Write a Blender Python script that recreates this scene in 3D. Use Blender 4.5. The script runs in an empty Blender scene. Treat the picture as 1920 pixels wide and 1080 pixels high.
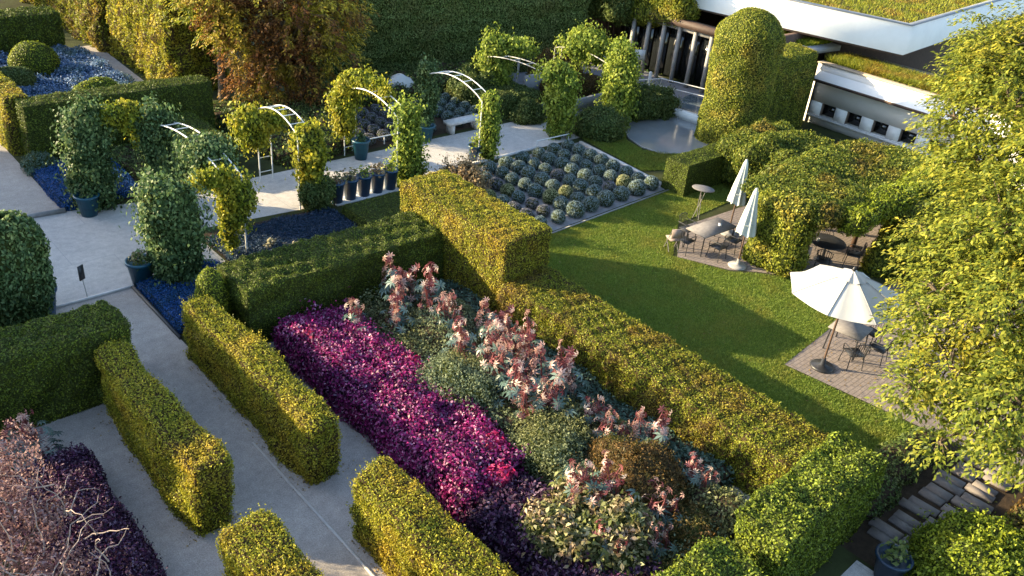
import bpy, math, random
import numpy as np
from mathutils import Matrix, Vector

S = bpy.context.scene
COL = S.collection
R = math.radians

# ------------------------------------------------------------------ camera
cam = bpy.data.objects.new('camera', bpy.data.cameras.new('camera'))
COL.objects.link(cam)
r_ = (0.73786, -0.66886, 0.09052); u_ = (0.27919, 0.42456, 0.86128); f_ = (0.61451, 0.61023, -0.5)
cam.matrix_world = Matrix(((r_[0], u_[0], -f_[0], 0), (r_[1], u_[1], -f_[1], 0), (r_[2], u_[2], -f_[2], 13.0), (0, 0, 0, 1)))
cam.data.sensor_width = 36; cam.data.lens = 30.0
cam.data.clip_start = 0.1; cam.data.clip_end = 1000
S.camera = cam

# ------------------------------------------------------------------ light
SUN_AZ, SUN_EL = 130.0, 17.0
W = bpy.data.worlds.new('World'); S.world = W; W.use_nodes = True
nt = W.node_tree
sky = nt.nodes.new('ShaderNodeTexSky'); sky.sky_type = 'NISHITA'; sky.sun_disc = False
sky.sun_elevation = R(SUN_EL); sky.sun_rotation = R(90 - SUN_AZ)
nt.nodes['Background'].inputs[1].default_value = 0.15
nt.links.new(sky.outputs[0], nt.nodes['Background'].inputs[0])
sl = bpy.data.lights.new('sun', 'SUN'); sl.energy = 5.0; sl.angle = R(0.6); sl.color = (1, 0.82, 0.50)
so = bpy.data.objects.new('sun', sl); COL.objects.link(so)
sd = Vector((-math.cos(R(SUN_AZ)) * math.cos(R(SUN_EL)), -math.sin(R(SUN_AZ)) * math.cos(R(SUN_EL)), -math.sin(R(SUN_EL))))
so.rotation_euler = sd.to_track_quat('-Z', 'Y').to_euler()
S.view_settings.view_transform = 'Standard'; S.view_settings.look = 'None'
S.view_settings.exposure = 1.85; S.view_settings.gamma = 1

# ------------------------------------------------------------------ helpers
rng = np.random.default_rng(11)
random.seed(5)
KN = np.random.default_rng(3).normal(size=(24, 3)); PH = np.random.default_rng(4).uniform(0, 6.28, 24)
def nz(P, s=1.0, o=0):
    P = np.asarray(P, float)
    a = 0
    for i in range(6):
        a = a + np.sin((P @ KN[(i + o) % 24]) * s * (1 + .35 * i) + PH[(i + o) % 24])
    return a / 3.2
def nrm(v): return v / np.maximum(np.linalg.norm(v, axis=-1, keepdims=True), 1e-9)

def mesh(name, chunks, mats, parent=None, loc=(0, 0, 0), rot=(0, 0, 0), smooth=False):
    """chunks: (V, F, material index, rnd or None)"""
    vs, ls, st, mi, rn = [], [], [], [], []
    vo = lo = 0
    for V, F, m, q in chunks:
        V = np.asarray(V, float).reshape(-1, 3); F = np.asarray(F, int)
        if len(F) == 0: continue
        k = F.shape[1]
        vs.append(V); ls.append((F + vo).ravel()); st.append(lo + np.arange(len(F)) * k)
        mi.append(np.full(len(F), m)); rn.append(np.asarray(q, float) if q is not None else rng.random(len(F)))
        vo += len(V); lo += len(F) * k
    me = bpy.data.meshes.new(name)
    V = np.concatenate(vs); L = np.concatenate(ls); ST = np.concatenate(st)
    me.vertices.add(len(V)); me.vertices.foreach_set('co', V.ravel())
    me.loops.add(len(L)); me.loops.foreach_set('vertex_index', L.astype(np.int32))
    me.polygons.add(len(ST)); me.polygons.foreach_set('loop_start', ST.astype(np.int32))
    me.polygons.foreach_set('material_index', np.concatenate(mi).astype(np.int32))
    if smooth: me.polygons.foreach_set('use_smooth', np.ones(len(ST), bool))
    at = me.attributes.new('rnd', 'FLOAT', 'FACE'); at.data.foreach_set('value', np.concatenate(rn))
    me.update(calc_edges=True)
    for m in mats: me.materials.append(m)
    o = bpy.data.objects.new(name, me); COL.objects.link(o)
    o.location = loc; o.rotation_euler = rot
    if parent: o.parent = parent
    return o

def tag(o, label, cat, group=None):
    o['label'] = label; o['category'] = cat
    if group: o['group'] = group
    return o
def stuff(o, label, cat): o['kind'] = 'stuff'; return tag(o, label, cat)
def struct(o): o['kind'] = 'structure'; return o
def thing(name, label, cat, loc=(0, 0, 0), rz=0, group=None):
    o = bpy.data.objects.new(name, None); COL.objects.link(o); o.location = loc; o.rotation_euler = (0, 0, rz)
    o.empty_display_size = .2
    return tag(o, label, cat, group)
def dup(root, loc, rz=0, label=None, sc=1.0):
    r = root.copy(); COL.objects.link(r); r.location = loc; r.rotation_euler = (0, 0, rz); r.scale = (sc,) * 3
    if label: r['label'] = label
    for ch in list(root.children):
        c = ch.copy(); COL.objects.link(c); c.parent = r
        for g in list(ch.children):
            d = g.copy(); COL.objects.link(d); d.parent = c
    return r

# ---- hard surface pieces (return chunk lists)
def box(x0, x1, y0, y1, z0, z1, m=0, ang=0, c=None):
    V = np.array([(x, y, z) for z in (z0, z1) for y in (y0, y1) for x in (x0, x1)], float)
    if ang:
        cx, cy = c if c else ((x0 + x1) / 2, (y0 + y1) / 2)
        a, b = math.cos(ang), math.sin(ang)
        X, Y = V[:, 0] - cx, V[:, 1] - cy
        V = np.stack([cx + a * X - b * Y, cy + b * X + a * Y, V[:, 2]], 1)
    return [(V, [(0, 2, 3, 1), (4, 5, 7, 6), (0, 1, 5, 4), (2, 6, 7, 3), (0, 4, 6, 2), (1, 3, 7, 5)], m, None)]
def prism(poly, z0, z1, m=0, mt=None):
    n = len(poly); V = np.array([(x, y, z0) for x, y in poly] + [(x, y, z1) for x, y in poly], float)
    out = [(V, [(i, (i + 1) % n, n + (i + 1) % n, n + i) for i in range(n)], m, None)]
    out.append((V, [tuple(range(n, 2 * n))], m if mt is None else mt, None)); out.append((V, [tuple(range(n - 1, -1, -1))], m, None))
    return out
def tube(pts, rad, n=6, m=0, cap=True):
    pts = np.asarray(pts, float); k = len(pts); rad = np.broadcast_to(rad, (k,)) if np.ndim(rad) <= 1 else rad
    T = np.gradient(pts, axis=0); T = nrm(T)
    up = np.array([0.13, 0.21, 1.0]); up = up if abs(T[0] @ nrm(up)) < .95 else np.array([1., .2, 0])
    A = nrm(np.cross(T, up)); B = np.cross(T, A)
    a = np.arange(n) * 2 * math.pi / n
    V = pts[:, None] + rad[:, None, None] * (np.cos(a)[None, :, None] * A[:, None] + np.sin(a)[None, :, None] * B[:, None])
    V = V.reshape(-1, 3)
    F = [(i * n + j, i * n + (j + 1) % n, (i + 1) * n + (j + 1) % n, (i + 1) * n + j) for i in range(k - 1) for j in range(n)]
    out = [(V, F, m, None)]
    if cap: out += [(V, [tuple(range(n - 1, -1, -1))], m, None), (V, [tuple(range((k - 1) * n, k * n))], m, None)]
    return out
def lathe(prof, n=24, m=0, c=(0, 0, 0)):
    a = np.arange(n) * 2 * math.pi / n
    V = np.array([(c[0] + r * math.cos(t), c[1] + r * math.sin(t), c[2] + z) for r, z in prof for t in a])
    F = [(i * n + j, i * n + (j + 1) % n, (i + 1) * n + (j + 1) % n, (i + 1) * n + j) for i in range(len(prof) - 1) for j in range(n)]
    return [(V, F, m, None)]

# ---- soft surfaces
def box_shell(x0, x1, y0, y1, z0, z1, step=.22, r=.12, amp=.05, ns=2.2, batter=0.0, o=0, bottom=False, ripple=0, fine=0):
    """rounded, slightly lumpy box made of quads (no floor)"""
    nx = max(2, int((x1 - x0) / step)); ny = max(2, int((y1 - y0) / step)); nzv = max(2, int((z1 - z0) / step))
    ch = []
    def grid(a, b, f):
        A, B = np.meshgrid(np.linspace(0, 1, a + 1), np.linspace(0, 1, b + 1), indexing='ij')
        P = f(A.ravel(), B.ravel())
        F = [(i * (b + 1) + j, (i + 1) * (b + 1) + j, (i + 1) * (b + 1) + j + 1, i * (b + 1) + j + 1) for i in range(a) for j in range(b)]
        return P, np.array(F)
    X = lambda t: x0 + t * (x1 - x0)
    Y = lambda t: y0 + t * (y1 - y0)
    Z = lambda t: z0 + t * (z1 - z0)
    o1 = lambda t, v: np.full_like(t, v)
    parts = [grid(nx, ny, lambda a, b: np.stack([X(a), Y(b), o1(a, z1)], 1)),
             grid(nx, nzv, lambda a, b: np.stack([X(a), o1(a, y0), Z(b)], 1)),
             grid(nx, nzv, lambda a, b: np.stack([X(1 - a), o1(a, y1), Z(b)], 1)),
             grid(ny, nzv, lambda a, b: np.stack([o1(a, x0), Y(1 - a), Z(b)], 1)),
             grid(ny, nzv, lambda a, b: np.stack([o1(a, x1), Y(a), Z(b)], 1))]
    if bottom: parts.append(grid(nx, ny, lambda a, b: np.stack([X(1 - a), Y(b), o1(a, z0)], 1)))
    cx, cy = (x0 + x1) / 2, (y0 + y1) / 2
    for P, F in parts:
        lo = np.array([x0 + r, y0 + r, z0 + (r if bottom else -9)]); hi = np.array([x1 - r, y1 - r, z1 - r])
        hi = np.maximum(hi, lo * [1, 1, 0] + [0, 0, hi[2]])
        q = np.clip(P, lo, hi); d = P - q; l = np.linalg.norm(d, axis=1, keepdims=True)
        n = d / np.maximum(l, 1e-6); P = q + n * np.minimum(l, r) 
        d = amp * nz(P, ns, o) + amp * .45 * nz(P, ns * 3.1, o + 5)
        if fine: d = d + fine * nz(P, 6.5, o + 7) + fine * .8 * nz(P, 11, o + 2)
        if ripple: d = d + ripple * np.maximum(0, n[:, 2]) * nz(P, 7, o + 9)
        P = P + n * d[:, None]
        if batter:
            k = 1 - batter * (P[:, 2:3] - z0) / (z1 - z0)
            hw = np.array([[(x1 - x0) / 2, (y1 - y0) / 2]])
            P[:, :2] = np.array([[cx, cy]]) + (P[:, :2] - np.array([[cx, cy]])) * (1 - (1 - k) * min(hw[0]) / hw)
        ch.append((P, F, 0, None))
    return ch
def ell_shell(c, rad, nu=28, nv=16, amp=.08, ns=1.6, o=0, v0=-.5, half=False):
    c = np.array(c, float); rad = np.array(rad, float)
    U = np.linspace(0, 2 * math.pi, nu + 1)[:-1]; Vv = np.linspace(0.0 if half else -math.pi / 2 * .96, math.pi / 2 * .98, nv)
    N = np.array([(math.cos(v) * math.cos(u), math.cos(v) * math.sin(u), math.sin(v)) for v in Vv for u in U])
    P = c + N * rad
    P = P + N * (amp * nz(P, ns, o) + amp * .5 * nz(P, ns * 2.7, o + 4))[:, None]
    F = [(i * nu + j, i * nu + (j + 1) % nu, (i + 1) * nu + (j + 1) % nu, (i + 1) * nu + j) for i in range(nv - 1) for j in range(nu)]
    return [(P, np.array(F), 0, None)]
def sweep_shell(pts, rad, n=14, amp=.08, ns=2.0, o=0, step=.18):
    pts = np.asarray(pts, float); rad = np.asarray(rad, float)
    L = np.r_[0, np.cumsum(np.linalg.norm(np.diff(pts, axis=0), axis=1))]
    k = max(4, int(L[-1] / step)); t = np.linspace(0, L[-1], k)
    P = np.stack([np.interp(t, L, pts[:, i]) for i in range(3)], 1); rr = np.interp(t, L, rad)
    rr[0] *= .45; rr[-1] *= .3
    ch = tube(P, rr, n, cap=False); V, F, m, q = ch[0]
    C = np.repeat(P, n, axis=0); N = nrm(V - C)
    V = V + N * (amp * nz(V, ns, o) + amp * .6 * nz(V, ns * 2.6, o + 3))[:, None]
    return [(V, np.array(F), 0, None)]
def center_of(ch): return np.mean(np.concatenate([c[0] for c in ch]), axis=0)

def leaves(P, N, L, wid=.5, droop=.3, jit=.7, m=1, fold=.12, rnd=None):
    """rhombic leaves at P with normals N"""
    n = len(P)
    N = nrm(N + jit * rng.normal(size=(n, 3)) * .6)
    T = rng.normal(size=(n, 3)) + np.array([0, 0, -droop * 2])
    T = nrm(T - (T * N).sum(1, keepdims=True) * N)
    B = np.cross(N, T)
    l = (L * rng.uniform(.65, 1.3, n))[:, None]
    base = P - T * l * .5
    a = base + T * l * .45 + B * l * wid * .5 + N * l * fold
    b = base + T * l * .45 - B * l * wid * .5 + N * l * fold
    tip = base + T * l - N * l * fold * .8
    V = np.stack([base, a, tip, b], 1).reshape(-1, 3)
    F = np.arange(4 * n).reshape(n, 4)
    return (V, F, m, rng.random(n) if rnd is None else rnd)
def scatter(ch, dens, L, lo=-.02, hi=.06, m=1, flip=None, keep=None, **kw):
    out = []
    cen = center_of(ch) if flip is None else flip
    for V, F, _, _r in ch:
        V = np.asarray(V); F = np.asarray(F)
        if F.shape[1] != 4 or _r is not None: continue
        a, b, c, d = (V[F[:, i]] for i in range(4))
        X = np.cross(c - a, d - b); ar = np.linalg.norm(X, axis=1) / 2; N = nrm(X)
        fc = (a + b + c + d) / 4
        s = np.sign(((fc - cen) * N).sum(1)); med = 1 if s.mean() > 0 else -1
        N = N * med
        tot = int(ar.sum() * dens)
        if tot < 1: continue
        i = rng.choice(len(F), tot, p=ar / ar.sum()); u = rng.random((tot, 1)); v = rng.random((tot, 1))
        P = a[i] * (1 - u) * (1 - v) + b[i] * u * (1 - v) + c[i] * u * v + d[i] * (1 - u) * v
        n = N[i]; P = P + n * rng.uniform(lo, hi, (tot, 1))
        if keep is not None:
            k = keep(P, n); P, n = P[k], n[k]
        P[:, 2] = np.maximum(P[:, 2], .02)
        out.append(leaves(P, n, L, m=m, **kw))
    return out
def twigs(ch, dens, L, m=1, leaf=.07, **kw):
    """small shoots of several leaves that stick out of a clipped surface"""
    out = []
    pts = scatter(ch, dens, .01, 0, .02, **kw)
    P = []; N = []
    cen = center_of(ch)
    for V, F, _, _ in pts:
        base = V[0::4]; n = nrm(base - cen) + np.array([0, 0, .9]); n = nrm(n + rng.normal(size=n.shape) * .3)
        for k in range(5):
            P.append(base + n * L * (k + .6) / 5 * rng.uniform(.5, 1.2, (len(base), 1))); N.append(n + rng.normal(size=n.shape) * .8)
    if P: out.append(leaves(np.concatenate(P), nrm(np.concatenate(N)), leaf, m=m, jit=.8))
    return out

def clumps(P, Dr, sz, m, L, mat=1, wid=.55, droop=.4, up=.5, flat=1.0):
    """tufts of m leaves round the points P, leaning along Dr"""
    n = len(P); z = (sz * rng.uniform(.6, 1.4, n))[:, None, None]
    Q = P[:, None] + rng.normal(size=(n, m, 3)) * z * [1, 1, flat]
    N = nrm(nrm(Q - P[:, None] + 1e-6) * .7 + Dr[:, None] * .6 + [0, 0, up]).reshape(-1, 3); Q = Q.reshape(-1, 3); Q[:, 2] = np.maximum(Q[:, 2], .03)
    return leaves(Q, N, L, wid, droop, .7, m=mat, rnd=np.clip(rng.random(n * m) * .75 + np.repeat(rng.random(n), m) * .35 - .05, 0, 1))

# ------------------------------------------------------------------ materials
def newmat(name):
    m = bpy.data.materials.new(name); m.use_nodes = True
    nt = m.node_tree; b = nt.nodes['Principled BSDF']; return m, nt, b
def ramp(nt, stops):
    n = nt.nodes.new('ShaderNodeValToRGB'); e = n.color_ramp.elements
    while len(e) < len(stops): e.new(.5)
    for i, (p, c) in enumerate(stops): e[i].position = p; e[i].color = (*c, 1)
    return n
def noise(nt, scale, detail=4, rough=.6, coord='world'):
    g = nt.nodes.new('ShaderNodeNewGeometry') if coord == 'world' else nt.nodes.new('ShaderNodeTexCoord')
    n = nt.nodes.new('ShaderNodeTexNoise'); n.inputs['Scale'].default_value = scale
    n.inputs['Detail'].default_value = detail; n.inputs['Roughness'].default_value = rough
    nt.links.new(g.outputs['Position' if coord == 'world' else 'Object'], n.inputs['Vector']); return n
def leafmat(name, cols, patch=None, pscale=.8, plo=.45, phi=.65, trans=.35, rough=.55, spec=.25):
    """cols: list of base colours spread over the leaves at random; patch: second list used where the growth is of another tint"""
    m, nt, b = newmat(name)
    at = nt.nodes.new('ShaderNodeAttribute'); at.attribute_name = 'rnd'
    k = len(cols); rp = ramp(nt, [(i / max(1, k - 1), c) for i, c in enumerate(cols)])
    nt.links.new(at.outputs['Fac'], rp.inputs[0]); out = rp.outputs[0]
    if patch:
        k = len(patch); rp2 = ramp(nt, [(i / max(1, k - 1), c) for i, c in enumerate(patch)])
        nt.links.new(at.outputs['Fac'], rp2.inputs[0])
        n = noise(nt, pscale, 5); mr = nt.nodes.new('ShaderNodeMapRange')
        mr.inputs[1].default_value = plo; mr.inputs[2].default_value = phi
        nt.links.new(n.outputs[0], mr.inputs[0])
        mx = nt.nodes.new('ShaderNodeMix'); mx.data_type = 'RGBA'
        nt.links.new(mr.outputs[0], mx.inputs[0]); nt.links.new(rp.outputs[0], mx.inputs[6]); nt.links.new(rp2.outputs[0], mx.inputs[7])
        out = mx.outputs[2]
    nt.links.new(out, b.inputs['Base Color']); b.inputs['Roughness'].default_value = rough
    b.inputs['Specular IOR Level'].default_value = spec
    tr = nt.nodes.new('ShaderNodeBsdfTranslucent'); nt.links.new(out, tr.inputs[0])
    ms = nt.nodes.new('ShaderNodeMixShader'); ms.inputs[0].default_value = trans
    nt.links.new(b.outputs[0], ms.inputs[1]); nt.links.new(tr.outputs[0], ms.inputs[2])
    nt.links.new(ms.outputs[0], nt.nodes['Material Output'].inputs[0])
    return m
def surf(name, c1, c2=None, scale=3, rough=.8, metal=0, bump=0, bscale=40, c3=None, spec=.5):
    m, nt, b = newmat(name)
    c2 = c2 or tuple(x * .8 for x in c1)
    n = noise(nt, scale, 8, .65); stops = [(.3, c2), (.62, c1)]
    if c3: stops = [(.25, c2), (.5, c1), (.75, c3)]
    rp = ramp(nt, stops); nt.links.new(n.outputs[0], rp.inputs[0]); nt.links.new(rp.outputs[0], b.inputs['Base Color'])
    b.inputs['Roughness'].default_value = rough; b.inputs['Metallic'].default_value = metal; b.inputs['Specular IOR Level'].default_value = spec
    if bump:
        n2 = noise(nt, bscale, 6, .7); bp = nt.nodes.new('ShaderNodeBump'); bp.inputs['Strength'].default_value = bump; bp.inputs['Distance'].default_value = .02
        nt.links.new(n2.outputs[0], bp.inputs['Height']); nt.links.new(bp.outputs[0], b.inputs['Normal'])
    return m
def paving(name, c1, c2, c3=None, sx=.9, sy=.9, gap=.012, gapc=None, fine=55):
    """gravel-bound concrete with stains, speckle and faint joints"""
    m, nt, b = newmat(name); L = nt.links
    n1 = noise(nt, .55, 6, .6); n2 = noise(nt, fine, 3, .8); n3 = noise(nt, 4.5, 6, .7)
    rp = ramp(nt, [(.3, c2), (.65, c1)]); L.new(n1.outputs[0], rp.inputs[0])
    def mul(a, bo, lo, hi, f0=.3, f1=.7):
        mr = nt.nodes.new('ShaderNodeMapRange'); mr.inputs[1].default_value = f0; mr.inputs[2].default_value = f1
        mr.inputs[3].default_value = lo; mr.inputs[4].default_value = hi; L.new(bo, mr.inputs[0])
        x = nt.nodes.new('ShaderNodeMix'); x.data_type = 'RGBA'; x.blend_type = 'MULTIPLY'; x.inputs[0].default_value = 1
        L.new(a, x.inputs[6]); L.new(mr.outputs[0], x.inputs[7]); return x.outputs[2]
    c = mul(rp.outputs[0], n2.outputs[0], .60, 1.30); c = mul(c, n3.outputs[0], .8, 1.12)
    if gapc is not None:
        g = nt.nodes.new('ShaderNodeNewGeometry'); br = nt.nodes.new('ShaderNodeTexBrick')
        br.inputs['Scale'].default_value = 1; br.inputs['Brick Width'].default_value = sx; br.inputs['Row Height'].default_value = sy
        br.inputs['Mortar Size'].default_value = gap; br.inputs['Mortar Smooth'].default_value = .3; br.offset = .5
        L.new(g.outputs['Position'], br.inputs['Vector'])
        x = nt.nodes.new('ShaderNodeMix'); x.data_type = 'RGBA'; L.new(br.outputs['Fac'], x.inputs[0]); L.new(c, x.inputs[6]); x.inputs[7].default_value = (*gapc, 1)
        c = x.outputs[2]
    L.new(c, b.inputs['Base Color']); b.inputs['Roughness'].default_value = .85
    bp = nt.nodes.new('ShaderNodeBump'); bp.inputs['Strength'].default_value = .5; bp.inputs['Distance'].default_value = .012
    L.new(n2.outputs[0], bp.inputs['Height']); L.new(bp.outputs[0], b.inputs['Normal'])
    return m

G = dict(
 yew=leafmat('yew_leaf', [(.038, .052, .008), (.078, .105, .012), (.16, .215, .018)], [(.09, .115, .012), (.20, .25, .02)], 1.4, .5, .75, .2),
 gold=leafmat('golden_hedge_leaf', [(.09, .11, .013), (.26, .26, .022), (.52, .48, .045)], [(.17, .12, .02), (.44, .32, .03), (.70, .54, .07)], 1.0, .48, .68, .38),
 goldgreen=leafmat('green_gold_hedge_leaf', [(.08, .11, .012), (.20, .22, .02), (.36, .35, .035)], [(.11, .07, .018), (.25, .17, .025), (.42, .32, .04)], .7, .47, .62, .35),
 bright=leafmat('bright_green_leaf', [(.07, .10, .01), (.17, .22, .016), (.34, .39, .03)], [(.22, .25, .02), (.42, .42, .035)], 1.3, .5, .7, .35),
 vinedark=leafmat('vine_leaf', [(.03, .06, .02), (.07, .125, .04), (.20, .28, .11)], [(.04, .08, .03), (.15, .22, .06), (.36, .40, .14)], 1.2, .5, .7, .3),
 vinegold=leafmat('yellow_vine_leaf', [(.06, .09, .012), (.20, .24, .02), (.42, .42, .04)], [(.16, .18, .015), (.42, .36, .03), (.55, .45, .05)], 1.3, .45, .65, .42),
 vinelime=leafmat('lime_vine_leaf', [(.05, .09, .015), (.17, .24, .03), (.38, .45, .07)], [(.22, .28, .03), (.45, .48, .08)], 1.3, .45, .65, .42),
 ivy=leafmat('ivy_leaf', [(.04, .07, .018), (.085, .13, .03), (.16, .20, .06)], [(.07, .09, .02), (.20, .20, .06)], .9, .5, .7, .25),
 ivygold=leafmat('autumn_ivy_leaf', [(.07, .10, .012), (.19, .22, .022), (.38, .38, .05)], [(.14, .11, .02), (.32, .26, .03), (.52, .44, .09)], .9, .5, .65, .35),
 perg=leafmat('wisteria_leaf', [(.045, .075, .01), (.12, .16, .02), (.26, .26, .035)], [(.09, .06, .015), (.18, .12, .022), (.33, .26, .04)], .6, .52, .68, .35),
 tree=leafmat('tree_leaf', [(.055, .085, .012), (.15, .18, .018), (.32, .32, .04)], [(.11, .13, .014), (.30, .26, .022), (.48, .36, .04)], .6, .54, .74, .34),
 copper=leafmat('copper_leaf', [(.06, .028, .012), (.16, .06, .016), (.34, .15, .03)], [(.12, .11, .012), (.36, .29, .022), (.60, .48, .04)], .55, .47, .60, .35),
 purple=leafmat('magenta_foliage', [(.014, .004, .016), (.035, .006, .035), (.09, .008, .07), (.19, .010, .11), (.29, .012, .16), (.40, .28, .40)], [(.05, .004, .03), (.26, .008, .12), (.46, .02, .20), (.52, .28, .42)], 1.0, .40, .60, .3, .45, .4),
 darkpurple=leafmat('dark_purple_foliage', [(.014, .007, .016), (.04, .014, .042), (.08, .02, .07), (.22, .15, .21)], None, trans=.2),
 smoke=leafmat('smoke_bush_leaf', [(.10, .05, .05), (.24, .13, .13), (.45, .30, .28)], [(.14, .06, .05), (.30, .14, .10), (.52, .34, .30)], 1.0, .5, .65, .3),
 olive=leafmat('olive_undergrowth', [(.07, .09, .03), (.16, .17, .06), (.30, .30, .14)], [(.06, .09, .05), (.14, .18, .10), (.26, .30, .17)], .55, .45, .58, .3),
 teal=leafmat('teal_leaf', [(.04, .075, .05), (.08, .14, .10), (.17, .25, .19)], None, trans=.25),
 cream=leafmat('cream_variegated_leaf', [(.06, .08, .02), (.16, .18, .05), (.46, .44, .22)], [(.10, .08, .035), (.26, .17, .10), (.56, .42, .32)], 1.8, .45, .6, .35),
 rust=leafmat('rusty_shrub_leaf', [(.05, .045, .012), (.12, .075, .02), (.22, .12, .035)], [(.05, .07, .02), (.13, .14, .03)], .9, .5, .65, .3),
 blue=leafmat('blue_flower', [(.01, .05, .16), (.018, .09, .30), (.035, .14, .42)], [(.008, .05, .13), (.03, .13, .32)], 1.0, .5, .65, .2),
 lilac=leafmat('lilac_flower', [(.05, .09, .10), (.07, .15, .30), (.16, .27, .46), (.40, .46, .60)], [(.05, .10, .07), (.12, .20, .16), (.28, .36, .36)], .5, .5, .62, .25),
 navy=leafmat('navy_ground_cover', [(.010, .022, .04), (.02, .045, .09), (.05, .08, .14)], None, trans=.15),
 cabbage=leafmat('blue_green_santolina', [(.09, .13, .14), (.18, .25, .26), (.33, .40, .41)], None, trans=.2),
 cabbagep=leafmat('purple_grey_santolina', [(.10, .10, .13), (.18, .18, .22), (.32, .31, .34)], None, trans=.2),
 cabbagey=leafmat('yellow_green_santolina', [(.18, .20, .10), (.34, .35, .17), (.52, .50, .28)], None, trans=.2),
 cpink=leafmat('castor_young_leaf', [(.07, .02, .02), (.18, .035, .05), (.33, .12, .13), (.40, .24, .18), (.52, .34, .32), (.68, .58, .50)], None, trans=.35, rough=.4, spec=.45),
 cteal=leafmat('castor_old_leaf', [(.04, .075, .06), (.09, .15, .12), (.20, .28, .25)], None, trans=.3, rough=.4, spec=.45),
 straw=leafmat('straw_grass', [(.20, .13, .06), (.38, .26, .13), (.55, .40, .22)], None, trans=.35),
 grass=leafmat('lawn_grass', [(.085, .135, .016), (.16, .225, .03), (.27, .34, .06)], [(.14, .16, .02), (.29, .29, .055)], .7, .45, .65, .35),
 wallivy=leafmat('wall_ivy_leaf', [(.07, .12, .03), (.14, .20, .055), (.27, .33, .11)], [(.11, .14, .035), (.24, .24, .09)], .7, .45, .7, .3),
 conifer=leafmat('conifer_leaf', [(.045, .07, .010), (.11, .155, .014), (.27, .33, .03)], [(.07, .10, .012), (.24, .27, .025)], 1.6, .45, .7, .25),
 litter=leafmat('dry_leaf', [(.10, .06, .025), (.24, .15, .05), (.40, .28, .10)], None, trans=.2),
 pale=leafmat('pale_rosette', [(.20, .20, .12), (.35, .32, .20), (.50, .45, .35)], None),
)
CORE = surf('hedge_inner_twigs', (.040, .050, .012), (.020, .026, .008), 9, .95, bump=.6, bscale=30, spec=.1)
COREP = surf('purple_inner_twigs', (.030, .010, .026), (.015, .006, .014), 9, .95, bump=.6, bscale=30, spec=.1)
CORER = surf('brown_inner_twigs', (.060, .040, .018), (.030, .020, .010), 9, .95, bump=.6, bscale=30, spec=.1)
BLUEC = surf('low_blue_green_growth', (.012, .035, .06), (.008, .022, .035), 6, .95, bump=.6, bscale=30, spec=.1)
SOIL = surf('bare_soil', (.060, .042, .028), (.030, .022, .016), 5, .95, bump=.8, bscale=25, spec=.1)
EARTH = surf('earth_and_turf', (.050, .060, .022), (.030, .030, .014), 1.2, .95, bump=.6, bscale=18, spec=.1)
LAWN = surf('turf', (.115, .150, .025), (.08, .11, .02), 1.5, .9, bump=.5, bscale=60, spec=.1, c3=(.14, .19, .022))
PATH = paving('gravel_path', (.42, .365, .32), (.32, .28, .25), fine=38)
LINE = surf('path_line', (.46, .44, .42), (.36, .34, .33), 8, .85, bump=.3)
PLAZA = paving('plaza_concrete', (.54, .50, .46), (.44, .405, .38), sx=2.4, sy=2.4, gap=.008, gapc=(.30, .29, .29), fine=70)
BRICK = paving('brick_patio', (.27, .215, .185), (.19, .155, .14), sx=.30, sy=.12, gap=.012, gapc=(.12, .10, .09), fine=40)
KERB = surf('pale_kerb', (.62, .60, .58), (.48, .46, .44), 8, .8, bump=.3)
STEEL = surf('edging_steel', (.06, .06, .065), (.03, .03, .03), 12, .6)
WHITE = surf('white_plaster', (.80, .79, .76), (.73, .72, .69), .9, .75, bump=.15, bscale=30)
GREYST = surf('grey_stone', (.30, .29, .28), (.20, .19, .19), 5, .8, bump=.4)
CONC = surf('pale_concrete', (.24, .25, .27), (.17, .18, .20), 1.2, .7, bump=.1)
WMETAL = surf('white_painted_metal', (.75, .74, .72), (.60, .59, .57), 14, .45)
GMETAL = surf('weathered_white_metal', (.45, .43, .39), (.30, .28, .25), 14, .6)
DARKM = surf('dark_metal', (.035, .035, .04), (.02, .02, .022), 20, .45, metal=.3)
WOODD = surf('dark_wood', (.10, .055, .035), (.05, .03, .02), 10, .6)
WOODG = surf('grey_weathered_wood', (.17, .155, .15), (.11, .10, .10), 9, .75, bump=.4)
FABRIC = surf('white_canvas', (.48, .48, .47), (.44, .44, .43), 2, .85)
SEAM = surf('canvas_seam', (.25, .25, .25), (.20, .20, .20), 5, .9)
FABRICG = surf('pale_green_canvas', (.50, .53, .50), (.40, .44, .42), 4, .85)
POT = surf('blue_glazed_pot', (.012, .085, .13), (.008, .05, .09), 6, .35)
POTN = surf('navy_glazed_pot', (.015, .06, .13), (.010, .035, .08), 6, .35)
LINING = surf('window_lining', (.20, .15, .11), (.12, .09, .07), 8, .8)
POTD = surf('dark_blue_pot', (.008, .028, .06), (.006, .018, .04), 6, .4)
GLASS = surf('dark_window_glass', (.012, .014, .016), (.008, .009, .01), 2, .08, spec=.8)
BRANCH = surf('bark', (.16, .12, .08), (.08, .06, .04), 12, .9, bump=.6)
TWIG = surf('pale_twig', (.34, .26, .22), (.22, .16, .14), 14, .8)
BROWND = surf('dark_brown_cladding', (.07, .04, .03), (.04, .025, .02), 6, .7)
GRAVEL = surf('roof_gravel', (.36, .30, .22), (.24, .20, .15), 9, .95, bump=.8, bscale=60)
POOL = surf('pale_pool_water', (.22, .235, .25), (.17, .19, .20), .6, .10, spec=1.0, bump=.06, bscale=5)
WATER = surf('still_water', (.10, .13, .15), (.07, .09, .11), .8, .12, spec=.9)
SLAB = surf('step_stone', (.20, .17, .155), (.12, .105, .10), 4, .85, bump=.5)

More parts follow.
